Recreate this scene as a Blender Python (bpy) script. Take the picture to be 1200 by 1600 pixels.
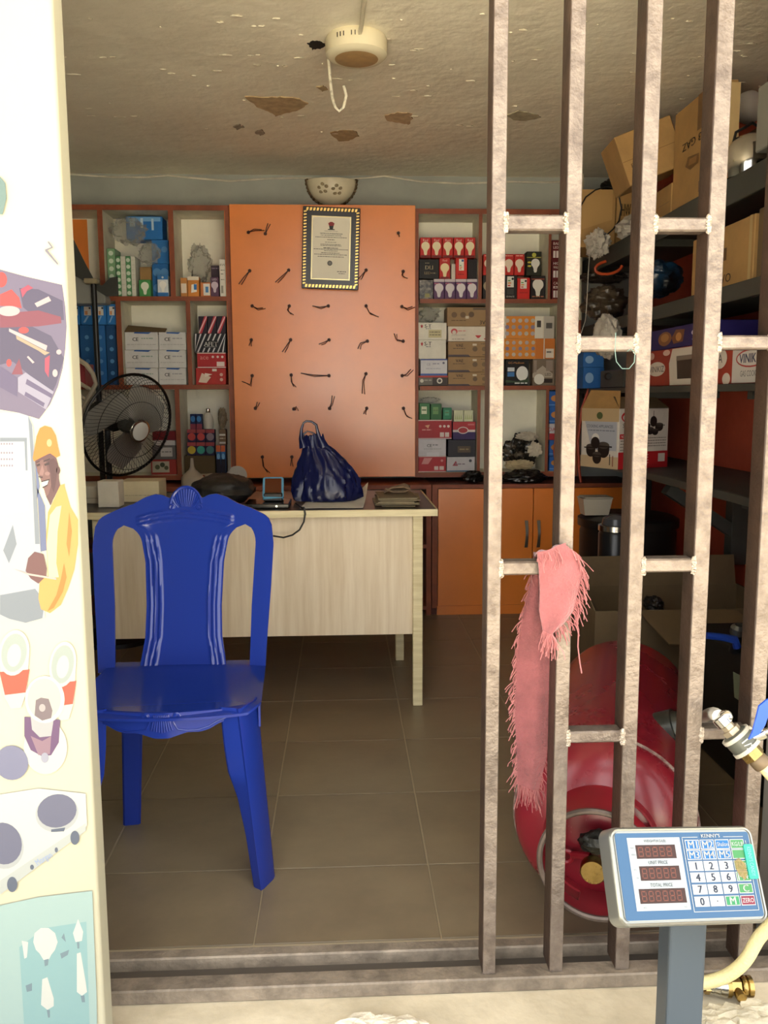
import bpy, bmesh, math, random
from mathutils import Vector as V3, noise
random.seed(7)
for o in list(bpy.data.objects): bpy.data.objects.remove(o)
SC = bpy.context.scene; COL = SC.collection
# ------------------------------------------------------------------ camera
F, CH = 1350.0, 1.15                       # focal length in pixels of the 1200 x 1600 frame, eye height
XC, YC, ZC = (0.99885415, -0.01048797, 0.04669458), (-0.04767153, -0.13201346, 0.99010094), (-0.00421983, -0.99119244, -0.13236217)
from mathutils import Matrix
cam_d = bpy.data.cameras.new('camera'); cam = bpy.data.objects.new('camera', cam_d); COL.objects.link(cam)
R = Matrix((XC, YC, ZC))                   # world = R @ (right, down, forward)
rot = Matrix([[R[i][0], -R[i][1], -R[i][2]] for i in range(3)])
cam.matrix_world = Matrix.Translation((0, 0, CH)) @ rot.to_4x4()
cam_d.sensor_fit = 'VERTICAL'; cam_d.sensor_height = 24.0; cam_d.lens = 24.0 * F / 1600.0; cam_d.clip_start = 0.02
SC.camera = cam
# ------------------------------------------------------------------ sky, exposure
w = bpy.data.worlds.new('overcast_sky'); SC.world = w; w.use_nodes = True
bg = w.node_tree.nodes['Background']; bg.inputs[0].default_value = (1.0, 0.995, 0.985, 1); bg.inputs[1].default_value = .7
SC.view_settings.view_transform = 'Standard'; SC.view_settings.look = 'None'; SC.view_settings.gamma = 1
SC.view_settings.use_curve_mapping = False; SC.view_settings.exposure = 2.52

sun_d = bpy.data.lights.new('sun', 'SUN'); sun_d.energy = 12.5; sun_d.angle = .02; sun_d.color = (1, .965, .91)
sun = bpy.data.objects.new('sun', sun_d); COL.objects.link(sun); sun.location = (-1, 6, 9)
sun.rotation_euler = V3((.25, -.36, -.95)).to_track_quat('-Z', 'Y').to_euler()
# ------------------------------------------------------------------ pixel -> place
def ray(x, y): return R @ V3((x - 600, y - 800, F))
def PY(x, y, Y): r = ray(x, y); t = Y / r.y; return V3((r.x * t, Y, r.z * t + CH))
def PZ(x, y, Z): r = ray(x, y); t = (Z - CH) / r.z; return V3((r.x * t, r.y * t, Z))
def PX(x, y, X): r = ray(x, y); t = X / r.x; return V3((X, r.y * t, r.z * t + CH))
# ------------------------------------------------------------------ materials
def lin(h):
    h = h.lstrip('#'); c = [int(h[i:i + 2], 16) / 255 for i in (0, 2, 4)]
    return tuple(x / 12.92 if x <= .04045 else ((x + .055) / 1.055) ** 2.4 for x in c) + (1,)
MC = {}
def dim(h, k=.6):
    c = [int(h.lstrip('#')[i:i + 2], 16) / 255 for i in (0, 2, 4)]; return '#' + ''.join('%02x' % int(255 * (x ** 2.2 * k) ** (1 / 2.2)) for x in c)
def mat(hexc, rough=.5, metal=0, var=0, vs=8, bump=0, bs=40, hex2=None, stretch=None, alpha=1, coat=0, spec=.5, band=(.35, .65), name=None, sheen=0):
    key = (hexc, rough, metal, var, vs, bump, bs, hex2, stretch, alpha, coat, spec, band, sheen)
    if key in MC: return MC[key]
    m = bpy.data.materials.new(name or 'paint_' + hexc.lstrip('#')); m.use_nodes = True; MC[key] = m
    nt = m.node_tree; b = nt.nodes['Principled BSDF']; L = nt.links.new
    b.inputs['Base Color'].default_value = lin(hexc); b.inputs['Roughness'].default_value = rough
    b.inputs['Metallic'].default_value = metal; b.inputs['Alpha'].default_value = alpha
    b.inputs['Coat Weight'].default_value = coat; b.inputs['Specular IOR Level'].default_value = spec
    if sheen: b.inputs['Sheen Weight'].default_value = sheen
    if var or bump or hex2:
        tc = nt.nodes.new('ShaderNodeTexCoord'); mp = nt.nodes.new('ShaderNodeMapping'); L(tc.outputs['Object'], mp.inputs[0])
        if stretch: mp.inputs['Scale'].default_value = stretch
        if var or hex2:
            n = nt.nodes.new('ShaderNodeTexNoise'); n.inputs['Scale'].default_value = vs; n.inputs['Detail'].default_value = 6; n.inputs['Roughness'].default_value = .62
            L(mp.outputs[0], n.inputs['Vector'])
            r = nt.nodes.new('ShaderNodeValToRGB'); c = lin(hexc)
            c2 = lin(hex2) if hex2 else tuple(min(1, x * (1 + var)) for x in c[:3]) + (1,)
            c1 = c if hex2 else tuple(x * (1 - var) for x in c[:3]) + (1,)
            r.color_ramp.elements[0].position, r.color_ramp.elements[1].position = band
            r.color_ramp.elements[0].color = c1; r.color_ramp.elements[1].color = c2
            L(n.outputs[0], r.inputs[0]); L(r.outputs[0], b.inputs['Base Color'])
            mr = nt.nodes.new('ShaderNodeMapRange'); mr.inputs[3].default_value = max(0, rough - .08); mr.inputs[4].default_value = min(1, rough + .1)
            L(n.outputs[0], mr.inputs[0]); L(mr.outputs[0], b.inputs['Roughness'])
        if bump:
            n2 = nt.nodes.new('ShaderNodeTexNoise'); n2.inputs['Scale'].default_value = bs; n2.inputs['Detail'].default_value = 8
            L(mp.outputs[0], n2.inputs['Vector'])
            bp = nt.nodes.new('ShaderNodeBump'); bp.inputs['Strength'].default_value = bump; bp.inputs['Distance'].default_value = .01
            L(n2.outputs[0], bp.inputs['Height']); L(bp.outputs[0], b.inputs['Normal'])
    return m
ink = lambda h: mat(h, .42, spec=.3, name='ink_' + h.lstrip('#'))
card = lambda h: mat(h, .45, var=.06, vs=18, spec=.3, name='card_' + h.lstrip('#'))
BROWN = mat('#8a4526', .5, var=.18, vs=14, name='brown_edge_veneer')
ORANGE = mat('#ea842c', .3, var=.06, vs=3, bump=.03, bs=6, spec=1.0, name='orange_laminate')
SHELFW = mat('#d9d4bf', .6, var=.13, vs=9, hex2=None, name='dusty_white_board')
GATE = mat('#584d45', .36, metal=.4, hex2='#7b7066', vs=30, bump=.25, bs=130, band=(.3, .6), name='brushed_brown_steel')
GATED = mat('#453429', .5, metal=.2, hex2='#33261e', vs=14, bump=.15, bs=90, name='brown_painted_steel')
WELD = mat('#b9aea0', .3, metal=.8, bump=.8, bs=180, name='weld_bead')
BLUE = mat('#1d338a', .17, spec=.5, name='blue_plastic')
CREAM = mat('#e4d5ba', .5, hex2='#d0bc9c', vs=5, stretch=(9, 9, .5), bump=.08, bs=20, band=(.3, .7), name='pale_ash_laminate')
EDGE = mat('#e0d4aa', .5, hex2='#cabb8e', vs=6, stretch=(1, 6, 14), name='pale_edge_band')
DARKTOP = mat('#3c342c', .3, var=.25, vs=6, name='dusty_dark_laminate')
BLACK = mat('#131313', .45, name='black_plastic')
CHROME = mat('#cfcfcb', .18, metal=1, name='chrome')
BRASS = mat('#a88f58', .28, metal=1, var=.15, vs=40, name='brass')
HOSE = mat('#d8cd96', .5, bump=.3, bs=220, name='braided_hose')
KRAFT = mat('#a5814f', .75, var=.10, vs=9, bump=.1, bs=60, name='kraft_card')
KRAFTD = mat('#66543a', .8, var=.12, vs=7, name='dusty_kraft_card')
CLEAR = mat('#a7a89f', .13, alpha=.26, bump=1.0, bs=30, name='clear_film')
GREYSH = mat('#3e413d', .55, var=.15, vs=10, name='dark_grey_painted_board')
# ------------------------------------------------------------------ mesh builder
ORG = {}; TOP = {}
class MB:
    def __init__(s): s.v = []; s.f = []
    def add(s, vs, fs):
        n = len(s.v); s.v += [V3(p) for p in vs]; s.f += [tuple(i + n for i in f) for f in fs]; return s
    def obox(s, O, U, V, N, w, h, d):
        O, U, V, N = V3(O), V3(U) * w, V3(V) * h, V3(N) * d
        return s.add([O, O + U, O + U + V, O + V, O + N, O + U + N, O + U + V + N, O + V + N],
                     [(0, 1, 2, 3), (5, 4, 7, 6), (4, 0, 3, 7), (1, 5, 6, 2), (3, 2, 6, 7), (4, 5, 1, 0)])
    def box(s, x0, y0, z0, x1, y1, z1):
        return s.obox((x0, y0, z0), (1, 0, 0), (0, 0, 1), (0, 1, 0), x1 - x0, z1 - z0, y1 - y0)
    def tube(s, path, r, n=8, closed=False, caps=True):
        P = [V3(p) for p in path]; m = len(P); rr = r if isinstance(r, (list, tuple)) else [r] * m
        rings = []; up = None
        for i in range(m):
            t = (P[(i + 1) % m] - P[i - 1]) if closed else (P[min(i + 1, m - 1)] - P[max(i - 1, 0)])
            if t.length < 1e-9: t = V3((0, 0, 1))
            t.normalize()
            if up is None: up = V3((0, 0, 1)) if abs(t.z) < .9 else V3((1, 0, 0))
            a = t.cross(up)
            if a.length < 1e-6: a = t.cross(V3((0, 1, 0)))
            a.normalize(); b = a.cross(t).normalized(); up = b
            rings.append([P[i] + (a * math.cos(k * 2 * math.pi / n) + b * math.sin(k * 2 * math.pi / n)) * rr[i] for k in range(n)])
        vs = [p for q in rings for p in q]; fs = []
        for i in range(m if closed else m - 1):
            j = (i + 1) % m
            for k in range(n): fs.append((i * n + k, i * n + (k + 1) % n, j * n + (k + 1) % n, j * n + k))
        if caps and not closed: fs += [tuple(range(n - 1, -1, -1)), tuple((m - 1) * n + k for k in range(n))]
        return s.add(vs, fs)
    def lathe(s, prof, C, A=(0, 0, 1), n=24, caps=True):
        A = V3(A).normalized(); U = A.cross(V3((0, 0, 1)) if abs(A.z) < .9 else V3((1, 0, 0))).normalized(); W = A.cross(U); C = V3(C)
        vs = [C + A * hh + (U * math.cos(k * 2 * math.pi / n) + W * math.sin(k * 2 * math.pi / n)) * rr for rr, hh in prof for k in range(n)]
        m = len(prof); fs = [(i * n + k, i * n + (k + 1) % n, (i + 1) * n + (k + 1) % n, (i + 1) * n + k) for i in range(m - 1) for k in range(n)]
        if caps: fs += [tuple(range(n - 1, -1, -1)), tuple((m - 1) * n + k for k in range(n))]
        return s.add(vs, fs)
    def prism(s, pts, off):
        pts = [V3(p) for p in pts]; n = len(pts); off = V3(off)
        return s.add(pts + [p + off for p in pts], [tuple(range(n)), tuple(range(2 * n - 1, n - 1, -1))] + [(i, i + n, (i + 1) % n + n, (i + 1) % n) for i in range(n)])
    def sheet(s, rows, th):      # rows of points, th = thickness vector
        nr, nc = len(rows), len(rows[0]); th = V3(th)
        a = [V3(p) for r in rows for p in r]; vs = a + [p + th for p in a]; K = nr * nc
        fs = []; ix = lambda i, j: i * nc + j
        for i in range(nr - 1):
            for j in range(nc - 1):
                q = (ix(i, j), ix(i, j + 1), ix(i + 1, j + 1), ix(i + 1, j)); fs += [q, tuple(K + x for x in reversed(q))]
        for i in range(nr - 1):
            fs.append((ix(i, 0), ix(i + 1, 0), K + ix(i + 1, 0), K + ix(i, 0))); fs.append((ix(i + 1, nc - 1), ix(i, nc - 1), K + ix(i, nc - 1), K + ix(i + 1, nc - 1)))
        for j in range(nc - 1):
            fs.append((ix(0, j + 1), ix(0, j), K + ix(0, j), K + ix(0, j + 1))); fs.append((ix(nr - 1, j), ix(nr - 1, j + 1), K + ix(nr - 1, j + 1), K + ix(nr - 1, j)))
        return s.add(vs, fs)
    def blob(s, C, rx, ry, rz, amp=.15, fq=3, nu=28, nv=18, seed=0, flat=None, ridge=0):
        C = V3(C); vs = []; fs = []
        for i in range(nv + 1):
            th = math.pi * i / nv
            for k in range(nu):
                ph = 2 * math.pi * k / nu; d = V3((math.sin(th) * math.cos(ph), math.sin(th) * math.sin(ph), math.cos(th)))
                q = 1 + amp * noise.noise(d * fq + V3((seed * 7.1, seed * 3.3, 0))) + ridge * (abs(noise.noise(d * fq * 2.3 + V3((seed, 9, 2)))) + .5 * abs(noise.noise(d * fq * 5.1 + V3((seed, 2, 5)))))
                p = V3((d.x * rx * q, d.y * ry * q, d.z * rz * q))
                if flat is not None: p.z = max(p.z, -flat)
                vs.append(C + p)
        for i in range(nv):
            for k in range(nu): fs.append((i * nu + k, (i + 1) * nu + k, (i + 1) * nu + (k + 1) % nu, i * nu + (k + 1) % nu))
        return s.add(vs, fs)
    def build(s, name, m, parent=None, label=None, cat=None, group=None, kind=None, smooth=False, bevel=0, seg=1, merge=False, angle=None):
        zs = min(p.z for p in s.v); xs = [p.x for p in s.v]; ys = [p.y for p in s.v]
        org = ORG[parent.name] if parent else V3(((min(xs) + max(xs)) / 2, (min(ys) + max(ys)) / 2, zs))
        me = bpy.data.meshes.new(name); me.from_pydata([p - org for p in s.v], [], s.f); me.validate()
        if bevel or merge or True:
            bm = bmesh.new(); bm.from_mesh(me)
            if merge: bmesh.ops.remove_doubles(bm, verts=bm.verts, dist=1e-5)
            if bevel: bmesh.ops.bevel(bm, geom=bm.edges[:], offset=bevel, segments=seg, profile=.5, affect='EDGES', clamp_overlap=True)
            bmesh.ops.recalc_face_normals(bm, faces=bm.faces)
            if smooth:
                for f in bm.faces: f.smooth = True
                for e in bm.edges:
                    if len(e.link_faces) == 2 and e.calc_face_angle(0) > math.radians(angle or 42): e.smooth = False
            bm.to_mesh(me); bm.free()
        o = bpy.data.objects.new(name, me); me.materials.append(m); COL.objects.link(o)
        if parent: o.parent = parent; ORG[o.name] = org
        else: o.location = org; ORG[o.name] = org
        tag(o, label, cat, group, kind); TOP[o.name] = max(p.z for p in s.v)
        return o
def tag(o, label=None, cat=None, group=None, kind=None):
    for k, v in (('label', label), ('category', cat), ('group', group), ('kind', kind)):
        if v: o[k] = v
    return o
def thing(name, loc, label, cat, group=None, kind=None):
    o = bpy.data.objects.new(name, None); COL.objects.link(o); o.location = loc; o.empty_display_size = .05; ORG[o.name] = V3(loc)
    return tag(o, label, cat, group, kind)
# ------------------------------------------------------------------ lettering and print
TXT = {}
def glyphs(s):
    if s not in TXT:
        c = bpy.data.curves.new('lettering', 'FONT'); c.body = s; c.resolution_u = 2
        o = bpy.data.objects.new('lettering', c); COL.objects.link(o)
        me = o.to_mesh(); vs = [v.co.copy() for v in me.vertices]; fs = [tuple(p.vertices) for p in me.polygons]
        o.to_mesh_clear(); bpy.data.objects.remove(o); bpy.data.curves.remove(c)
        if vs:
            x0, x1 = min(v.x for v in vs), max(v.x for v in vs); y0, y1 = min(v.y for v in vs), max(v.y for v in vs)
        else: x0 = y0 = 0; x1 = y1 = 1
        TXT[s] = (vs, fs, x0, x1, y0, y1)
    return TXT[s]
def add_text(mb, s, C, U, V, hgt, wid=None, bold=False):
    vs, fs, x0, x1, y0, y1 = glyphs(s); k = hgt / max(1e-6, y1 - y0); kx = k if wid is None else wid / (x1 - x0)
    for dx in ((0,) if not bold else (-.035, .035)):
        mb.add([V3(C) + V3(U) * ((v.x - (x0 + x1) / 2) * kx + dx * hgt) + V3(V) * ((v.y - (y0 + y1) / 2) * k) for v in vs], fs)
def circ(u, v, ru, rv, n=20, a0=0, a1=360): return [(u + ru * math.cos(math.radians(a0 + (a1 - a0) * i / n)), v + rv * math.sin(math.radians(a0 + (a1 - a0) * i / n))) for i in range(n + (0 if a1 - a0 == 360 else 1))]
def bulb(u, v, s):              # light bulb outline, s = overall height, centred
    p = circ(0, .16, .30, .30, 14, -55, 235); p += [(-.12, -.22), (-.11, -.36), (-.07, -.46), (.07, -.46), (.11, -.36), (.12, -.22)]
    return [(u + a * s, v + b * s) for a, b in p]
def stamp(parent, O, U, V, N, W, H, prints):     # flat print on a face: O lower left corner, N points into the thing
    O, U, V, N = V3(O), V3(U), V3(V), V3(N); acc = {}
    for i, p in enumerate(prints):
        e = -N * (.0005 + .00006 * i); pt = lambda a, b: O + U * a + V * b + e
        k = p[0]; hexc = p[-1]
        nm = {'r': 'printed_panel', 'c': 'printed_disc', 'b': 'printed_bulb', 't': 'lettering', 'T': 'lettering', 'p': 'printed_shape', 'l': 'printed_line', 'q': 'printed_shape'}[k]
        mb = acc.setdefault((nm, hexc) if k in 'tTl' else (nm, hexc, i), MB())
        if k == 'r':
            q = [(p[1] * W, p[2] * H), (p[3] * W, p[2] * H), (p[3] * W, p[4] * H), (p[1] * W, p[4] * H)]
        elif k == 'c': q = circ(p[1] * W, p[2] * H, p[3] * H, p[3] * H, 18)
        elif k == 'q': q = circ(p[1] * W, p[2] * H, p[3] * W, p[4] * H, 20)
        elif k == 'b': q = bulb(p[1] * W, p[2] * H, p[3] * H)
        elif k == 'p': q = [(a * W, b * H) for a, b in p[1]]
        elif k in 'tT':
            add_text(mb, p[1], pt(p[2] * W, p[3] * H), U, V, p[4] * H, p[5] * W if len(p) > 6 else None, k == 'T'); continue
        elif k == 'l':          # rows of fine writing: u0,u1,v,height
            a, b, c, d = p[1] * W, p[2] * W, p[3] * H, p[4] * H; x = a
            while x < b:
                l = min(b - x, random.uniform(.6, 2.2) * d * 2); q = [(x, c), (x + l, c), (x + l, c + d), (x, c + d)]
                mb.add([pt(*z) for z in q], [(0, 1, 2, 3)]); x += l + d * .7
            continue
        mb.add([pt(*z) for z in q], [tuple(range(len(q)))])
    for key, mb in acc.items():
        if mb.v: mb.build(key[0], ink(key[1]), parent, kind='stuff' if key[0] == 'printed_line' else None)
def obox_thing(name, m, label, cat, O, U, V, N, W, H, D, prints=(), group=None, bevel=.0018, side=None, sideprints=()):
    b = MB().obox(O, U, V, N, W, H, D).build(name, m, None, label, cat, group, bevel=bevel)
    if prints: stamp(b, O, U, V, N, W, H, prints)
    if sideprints:              # the right hand face
        stamp(b, V3(O) + V3(U) * W, N, V, -V3(U), D, H, sideprints)
    return b
def carton(name, m, label, cat, px, Y, D, on, prints=(), group=None, lean=0, gap=.0006, bevel=.0018):
    x0, y0, x1, y1 = px; ym = (y0 + y1) / 2; a, b = PY(x0, ym, Y), PY(x1, ym, Y); b.z = PY((x0 + x1) / 2, y0, Y).z
    z0 = (TOP[on.name] if not isinstance(on, (int, float)) else on) + gap
    Hh = b.z - z0; Uv = V3((math.cos(lean), math.sin(lean), 0)); Nv = V3((-math.sin(lean), math.cos(lean), 0))
    if isinstance(m, str): m = card(m)
    return obox_thing(name, m, label, cat, (a.x + .0004, Y, z0), Uv, (0, 0, 1), Nv, b.x - a.x - .0008, Hh, D, prints, group, bevel)
ORD = ['first', 'second', 'third', 'fourth', 'fifth', 'sixth', 'seventh']
# ================================================================== the room
YB, XL, XR, ZCEIL = 4.85, -1.8, 1.72, 2.33
PLASTER = mat('#ddd4c0', .6, hex2='#f3ecd8', vs=1.6, bump=.7, bs=15, band=(.3, .65), name='peeling_ceiling_paint')
WALLG = mat('#9fa29b', .75, var=.10, vs=3, bump=.1, bs=20, name='grey_wall_paint')
WALLR = mat('#c4553a', .62, hex2='#ab452d', vs=2.5, bump=.08, bs=25, name='rust_red_wall_paint')
CONC = mat('#ccc1a8', .8, hex2='#aea38b', vs=6, bump=.25, bs=30, name='dusty_concrete')
TILE = mat('#70634f', .38, hex2='#85775f', vs=5, bump=.05, bs=25, band=(.3, .75), name='brown_floor_tile')
GROUT = mat('#a89a80', .85, name='grout')
def struct(name, mb, m, **k): return mb.build(name, m, kind='structure', **k)
fl = struct('floor', MB().box(XL, 1.70, -.12, XR, YB, -.003), GROUT)
xs = [XL + .001] + [-1.4 + .4 * i for i in range(8)] + [XR - .001]
ys = [1.705] + [2.0 + .395 * i for i in range(8)]
tile_me = None
for i in range(len(xs) - 1):
    for j in range(len(ys) - 1):
        full = abs(xs[i + 1] - xs[i] - .4) < .01 and j > 0
        if full and tile_me:
            o = bpy.data.objects.new('tile', tile_me); COL.objects.link(o); o.parent = fl
            o.location = V3((xs[i], ys[j], 0)) - V3(tile_ref)
            continue
        t = MB().box(xs[i] + .0015, ys[j] + .0015, -.003, xs[i + 1] - .0015, ys[j + 1] - .0015, 0).build('tile', TILE, fl, bevel=.001)
        if full: tile_me = t.data; tile_ref = (xs[i], ys[j], 0)
# ceiling: lumpy hand trowelled plaster
rows = []
for j in range(70):
    y = 1.5 + (YB - 1.5) * j / 69
    rows.append([(XL + (XR - XL) * i / 79, y, ZCEIL - .004 * max(0, noise.noise(V3((i * .09, j * .13, 1)))) - .005 * max(0, noise.noise(V3((i * .45, j * .7, 4))) - .2)) for i in range(80)])
ce = struct('ceiling', MB().sheet(rows, (0, 0, .12)), PLASTER, smooth=True)
struct('wall_back', MB().box(XL - .1, YB, -.12, XR + .1, YB + .1, ZCEIL + .1), WALLG)
struct('wall_left', MB().box(XL - .1, 1.5, -.12, XL, YB, ZCEIL + .1), WALLG)
struct('wall_right', MB().box(XR, 1.5, -.12, XR + .1, YB, ZCEIL + .1), WALLR)
struct('wall_front', MB().box(XL - .1, 1.55, -.12, -.95, 1.70, ZCEIL + .1).box(.885, 1.55, -.12, XR + .1, 1.70, ZCEIL + .1).box(-.95, 1.55, 2.27, .885, 1.70, ZCEIL + .1), WALLG)  # right part carried inwards, out of view, to darken the right shelves
gr = struct('ground', MB().box(-9, -12, -.14, 9, 1.70, -.004), CONC)
struct('shade_eave', MB().box(-4, .45, 2.50, 4, 1.545, 2.58), mat('#8b8272', .7, name='shade_eave_board'))  # unseen eave, added to cut sky light on the banner and scale
for nm, px, m in (('plaster_scar', [(383, 152), (420, 153), (445, 152), (470, 156), (482, 163), (468, 172), (447, 177), (432, 182), (418, 174), (400, 166)], '#b59c78'),
                  ('plaster_scar', [(602, 181), (622, 176), (642, 177), (645, 186), (638, 195), (624, 192), (606, 190)], '#b79d7c'),
                  ('plaster_scar', [(515, 208), (530, 204), (556, 205), (560, 213), (548, 219), (530, 221)], '#ad9570'),
                  ('plaster_scar', [(790, 180), (812, 174), (835, 178), (846, 183), (825, 189), (803, 188)], '#a89f86'),
                  ('plaster_scar', [(364, 198), (376, 195), (382, 199), (372, 203)], '#9a8b78'),
                  ('plaster_scar', [(398, 208), (408, 203), (414, 209), (406, 212)], '#9a8b78'),
                  ('hole_shade_patch', [(481, 68), (490, 64), (500, 65), (511, 72), (500, 76), (488, 78)], '#1a1510'),  # flat dark patch painting the shade inside the hole
                  ('plaster_scar', [(495, 137), (506, 134), (513, 141), (504, 144)], '#a89370')):
    px2 = []
    for i in range(len(px)):
        (x0, y0), (x1, y1) = px[i], px[(i + 1) % len(px)]
        for q in range(4): t = q / 4; px2.append((x0 + (x1 - x0) * t + random.uniform(-1.6, 1.6), y0 + (y1 - y0) * t + random.uniform(-.9, .9)))
    pts = [PZ(x, y, ZCEIL - .0045) for x, y in px2]
    MB().prism(pts, (0, 0, .0045)).build(nm, mat(m, .85, var=.2, vs=30, name='bare_plaster_and_hole_shade_' + m[1:]), ce)
mb = MB()
for k in range(110):
    x, y = random.uniform(95, 1190), random.triangular(5, 262, 110); c = PZ(x, y, ZCEIL - .003)
    if not (XL + .05 < c.x < XR - .05): continue
    s_ = random.uniform(.004, .014); mb.blob(c, s_ * random.uniform(.8, 2.2), s_ * .7, .0022, .5, 2, 9, 5, k)
tag(mb.build('paint_flakes', mat('#e9e0ca', .55, name='flaking_white_paint'), ce, smooth=True), kind='stuff')
# broken concrete at the threshold edge
def rubble(px, seed):
    mb = MB()
    for k, (x, y, r) in enumerate(px):
        mb.blob(PZ(x, y, .0), r, r * .6, r * .28, .5, 2.4, 14, 8, seed + k)
    return mb
rubble([(560, 1600, .04), (595, 1597, .03), (632, 1604, .04)], 1).build('broken_edge', mat('#cfc6b2', .9, bump=.6, bs=60, var=.15, vs=20, name='chipped_concrete'), gr)
rubble([(1110, 1592, .045), (1150, 1588, .05), (1190, 1582, .05), (1170, 1600, .05), (1120, 1604, .05)], 9).build('broken_edge', mat('#bdb59f', .9, bump=.6, bs=60, var=.15, vs=20, name='chipped_concrete_grey'), gr)
# cables along the top of the back wall
def wire(name, px, Y, r, m, label, cat='cable', **k):
    return MB().tube([PY(x, y, Y) for x, y in px], r, 6).build(name, m, None, label, cat, smooth=True, **k)
wire('wall_cable', [(60, 268), (120, 273), (180, 277), (230, 277), (262, 274), (300, 278), (360, 283), (420, 279), (470, 278), (540, 281), (600, 275), (660, 284), (720, 287), (790, 284), (860, 285), (905, 282)], YB - .006, .005, mat('#c9c4b4', .5, var=.3, vs=4, name='grey_white_cable'), 'sagging white cable clipped along the grey wall above the shelves')
wire('wall_cable', [(60, 258), (150, 261), (260, 263), (380, 266), (450, 267), (580, 270)], YB - .006, .004, mat('#b7ad98', .5, name='dusty_cable'), 'thin straight cable painted over where ceiling meets back wall')
# steel gate track and gate
RAILM = mat('#8d8171', .55, metal=.15, hex2='#6a6054', vs=20, bump=.3, bs=80, name='dusty_steel_rail')
tr = thing('gate_track', (.2, 1.56, 0), 'double steel floor rail across the shop entrance under the gate', 'rail')
MB().box(-.95, 1.535, -.004, .88, 1.578, .026).build('front_rail', RAILM, tr, bevel=.003)
MB().box(-.95, 1.625, -.004, .88, 1.655, .030).build('rear_rail', RAILM, tr, bevel=.003)
MB().box(-.95, 1.578, -.004, .88, 1.625, .004).build('channel_floor', mat('#4a433b', .8, name='grimy_channel'), tr)
gt = thing('sliding_gate', (.5, 1.56, .026), 'tall steel bar gate with welded rungs at the right of the entrance', 'gate')
bars = [(.2625, .288), (.3945, .421), (.526, .5535), (.649, .678), (.772, .80)]
for a, b in bars: bar_ = MB().box(a, 1.550, .027, b, 1.602, 2.22).build('bar', GATED, gt, bevel=.002); MB().box(a + .0006, 1.5475, .027, b - .0003, 1.5502, 2.22).build('worn_face', GATE, bar_, bevel=.001)
MB().box(.24, 1.548, 2.22, .88, 1.592, 2.265).build('top_rail', GATE, gt, bevel=.003)
def rung(i, ytop, ybot):
    x0 = bars[i][1]; x1 = bars[i + 1][0]; xm = 780 + 100 * i
    zt, zb = PY(xm, ytop, 1.55).z, PY(xm, ybot, 1.55).z
    r = MB().box(x0, 1.549, zb, x1, 1.585, zt).build('rung', GATE, gt, bevel=.003)
    for x in (x0, x1):
        wb = MB()
        for k in range(5): wb.blob((x, 1.549, zb + (zt - zb) * k / 4), .0055, .004, .0055, .5, 3, 8, 6, k + i * 9 + ytop)
        wb.build('weld', WELD, r)
for i, a, b in ((0, 335, 360), (0, 878, 899), (1, 525, 549), (1, 1144, 1162), (2, 339, 361), (2, 874, 895), (3, 524, 546), (3, 1140, 1157)): rung(i, a, b)
MB().tube([PY(x, y, 1.543) for x, y in ((962, 520), (961, 548), (963, 565), (972, 576), (983, 576), (991, 566), (992, 552), (986, 545), (980, 549))], .0008, 5).build('wire_loop', mat('#5f7a74', .4, name='pale_green_wire'), None, 'thin pale green wire looped over a rung right of the second gate bar', 'wire', smooth=True)
# ================================================================== blue plastic chair
cx, cy = -.415, 2.10
ch = thing('plastic_chair', (cx, cy, 0), 'royal blue moulded plastic chair with a shell crest on its back', 'chair')
def lerp(tab, x):
    for (a, p), (b, q) in zip(tab, tab[1:]):
        if x <= b: return p + (q - p) * max(0, min(1, (x - a) / (b - a)))
    return tab[-1][1]
PXM = .001675
bx = PY(286, 900, 2.262).x
zz = lambda y: .452 + (1045 - y) * .001593
outer = sorted([(zz(y), x * PXM) for y, x in ((820, 139), (850, 142), (920, 138), (1000, 132), (1050, 129))])
hola = sorted([(zz(y), x * PXM) for y, x in ((820, 112), (850, 113), (950, 107), (1050, 104))])
holb = sorted([(zz(y), x * PXM) for y, x in ((820, 74), (835, 70), (880, 62), (950, 59), (1000, 60), (1045, 67))])
crest = [(x * PXM, zz(y)) for x, y in ((-140, 824), (-137, 812), (-128, 803), (-107, 793), (-82, 784), (-65, 774), (-49, 769), (-36, 771), (-27, 776), (-24, 776), (-20, 767), (-10, 760), (0, 758), (10, 760), (20, 767), (24, 776), (27, 776), (36, 771), (49, 769), (65, 774), (82, 784), (107, 793), (128, 803), (137, 812), (140, 824))]
zc = zz(819); MH = .161
def by(x, z):                 # depth of the back shell
    b = 2.198 + (z - .452) * .27 + .03 * (1 - (x / .245) ** 2)
    e = lerp(holb, z) if z < zc else .128
    for k in (.012, .024, .036):
        d = abs(abs(x) - (e - k))
        if d < .0055 and z < zz(838): b -= .0045 * (1 - d / .0055)
    for k, zz0 in enumerate((zz(796), zz(802), zz(809))):
        zl = zz0 - .018 * min(1, (abs(x) / .13) ** 2)
        if abs(x) < .125 and abs(z - zl) < .005: b -= .004 * (1 - abs(z - zl) / .005)
    return b
rows = []; NS = 60; NL = 9
for j in range(42):
    z = zz(1052) + (zc - zz(1052)) * j / 41
    xo, xa, xb = lerp(outer, z), lerp(hola, z), lerp(holb, z)
    t = (zc - z) / .045
    if t < 1: k = math.sqrt(max(0, 1 - (1 - t) ** 2)); xa = MH + (xa - MH) * k; xb = MH + (xb - MH) * k
    rows.append([-xo + (xo - xa) * i / NL for i in range(NL + 1)] + [-xb + 2 * xb * i / NS for i in range(NS + 1)] + [xa + (xo - xa) * i / NL for i in range(NL + 1)])
    rows[-1] = [(x, z) for x in rows[-1]]
base = rows[-1]
for s in range(1, 25): rows.append([(x, zc + (lerp(crest, x) - zc) * s / 24) for x, z in base])
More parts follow.
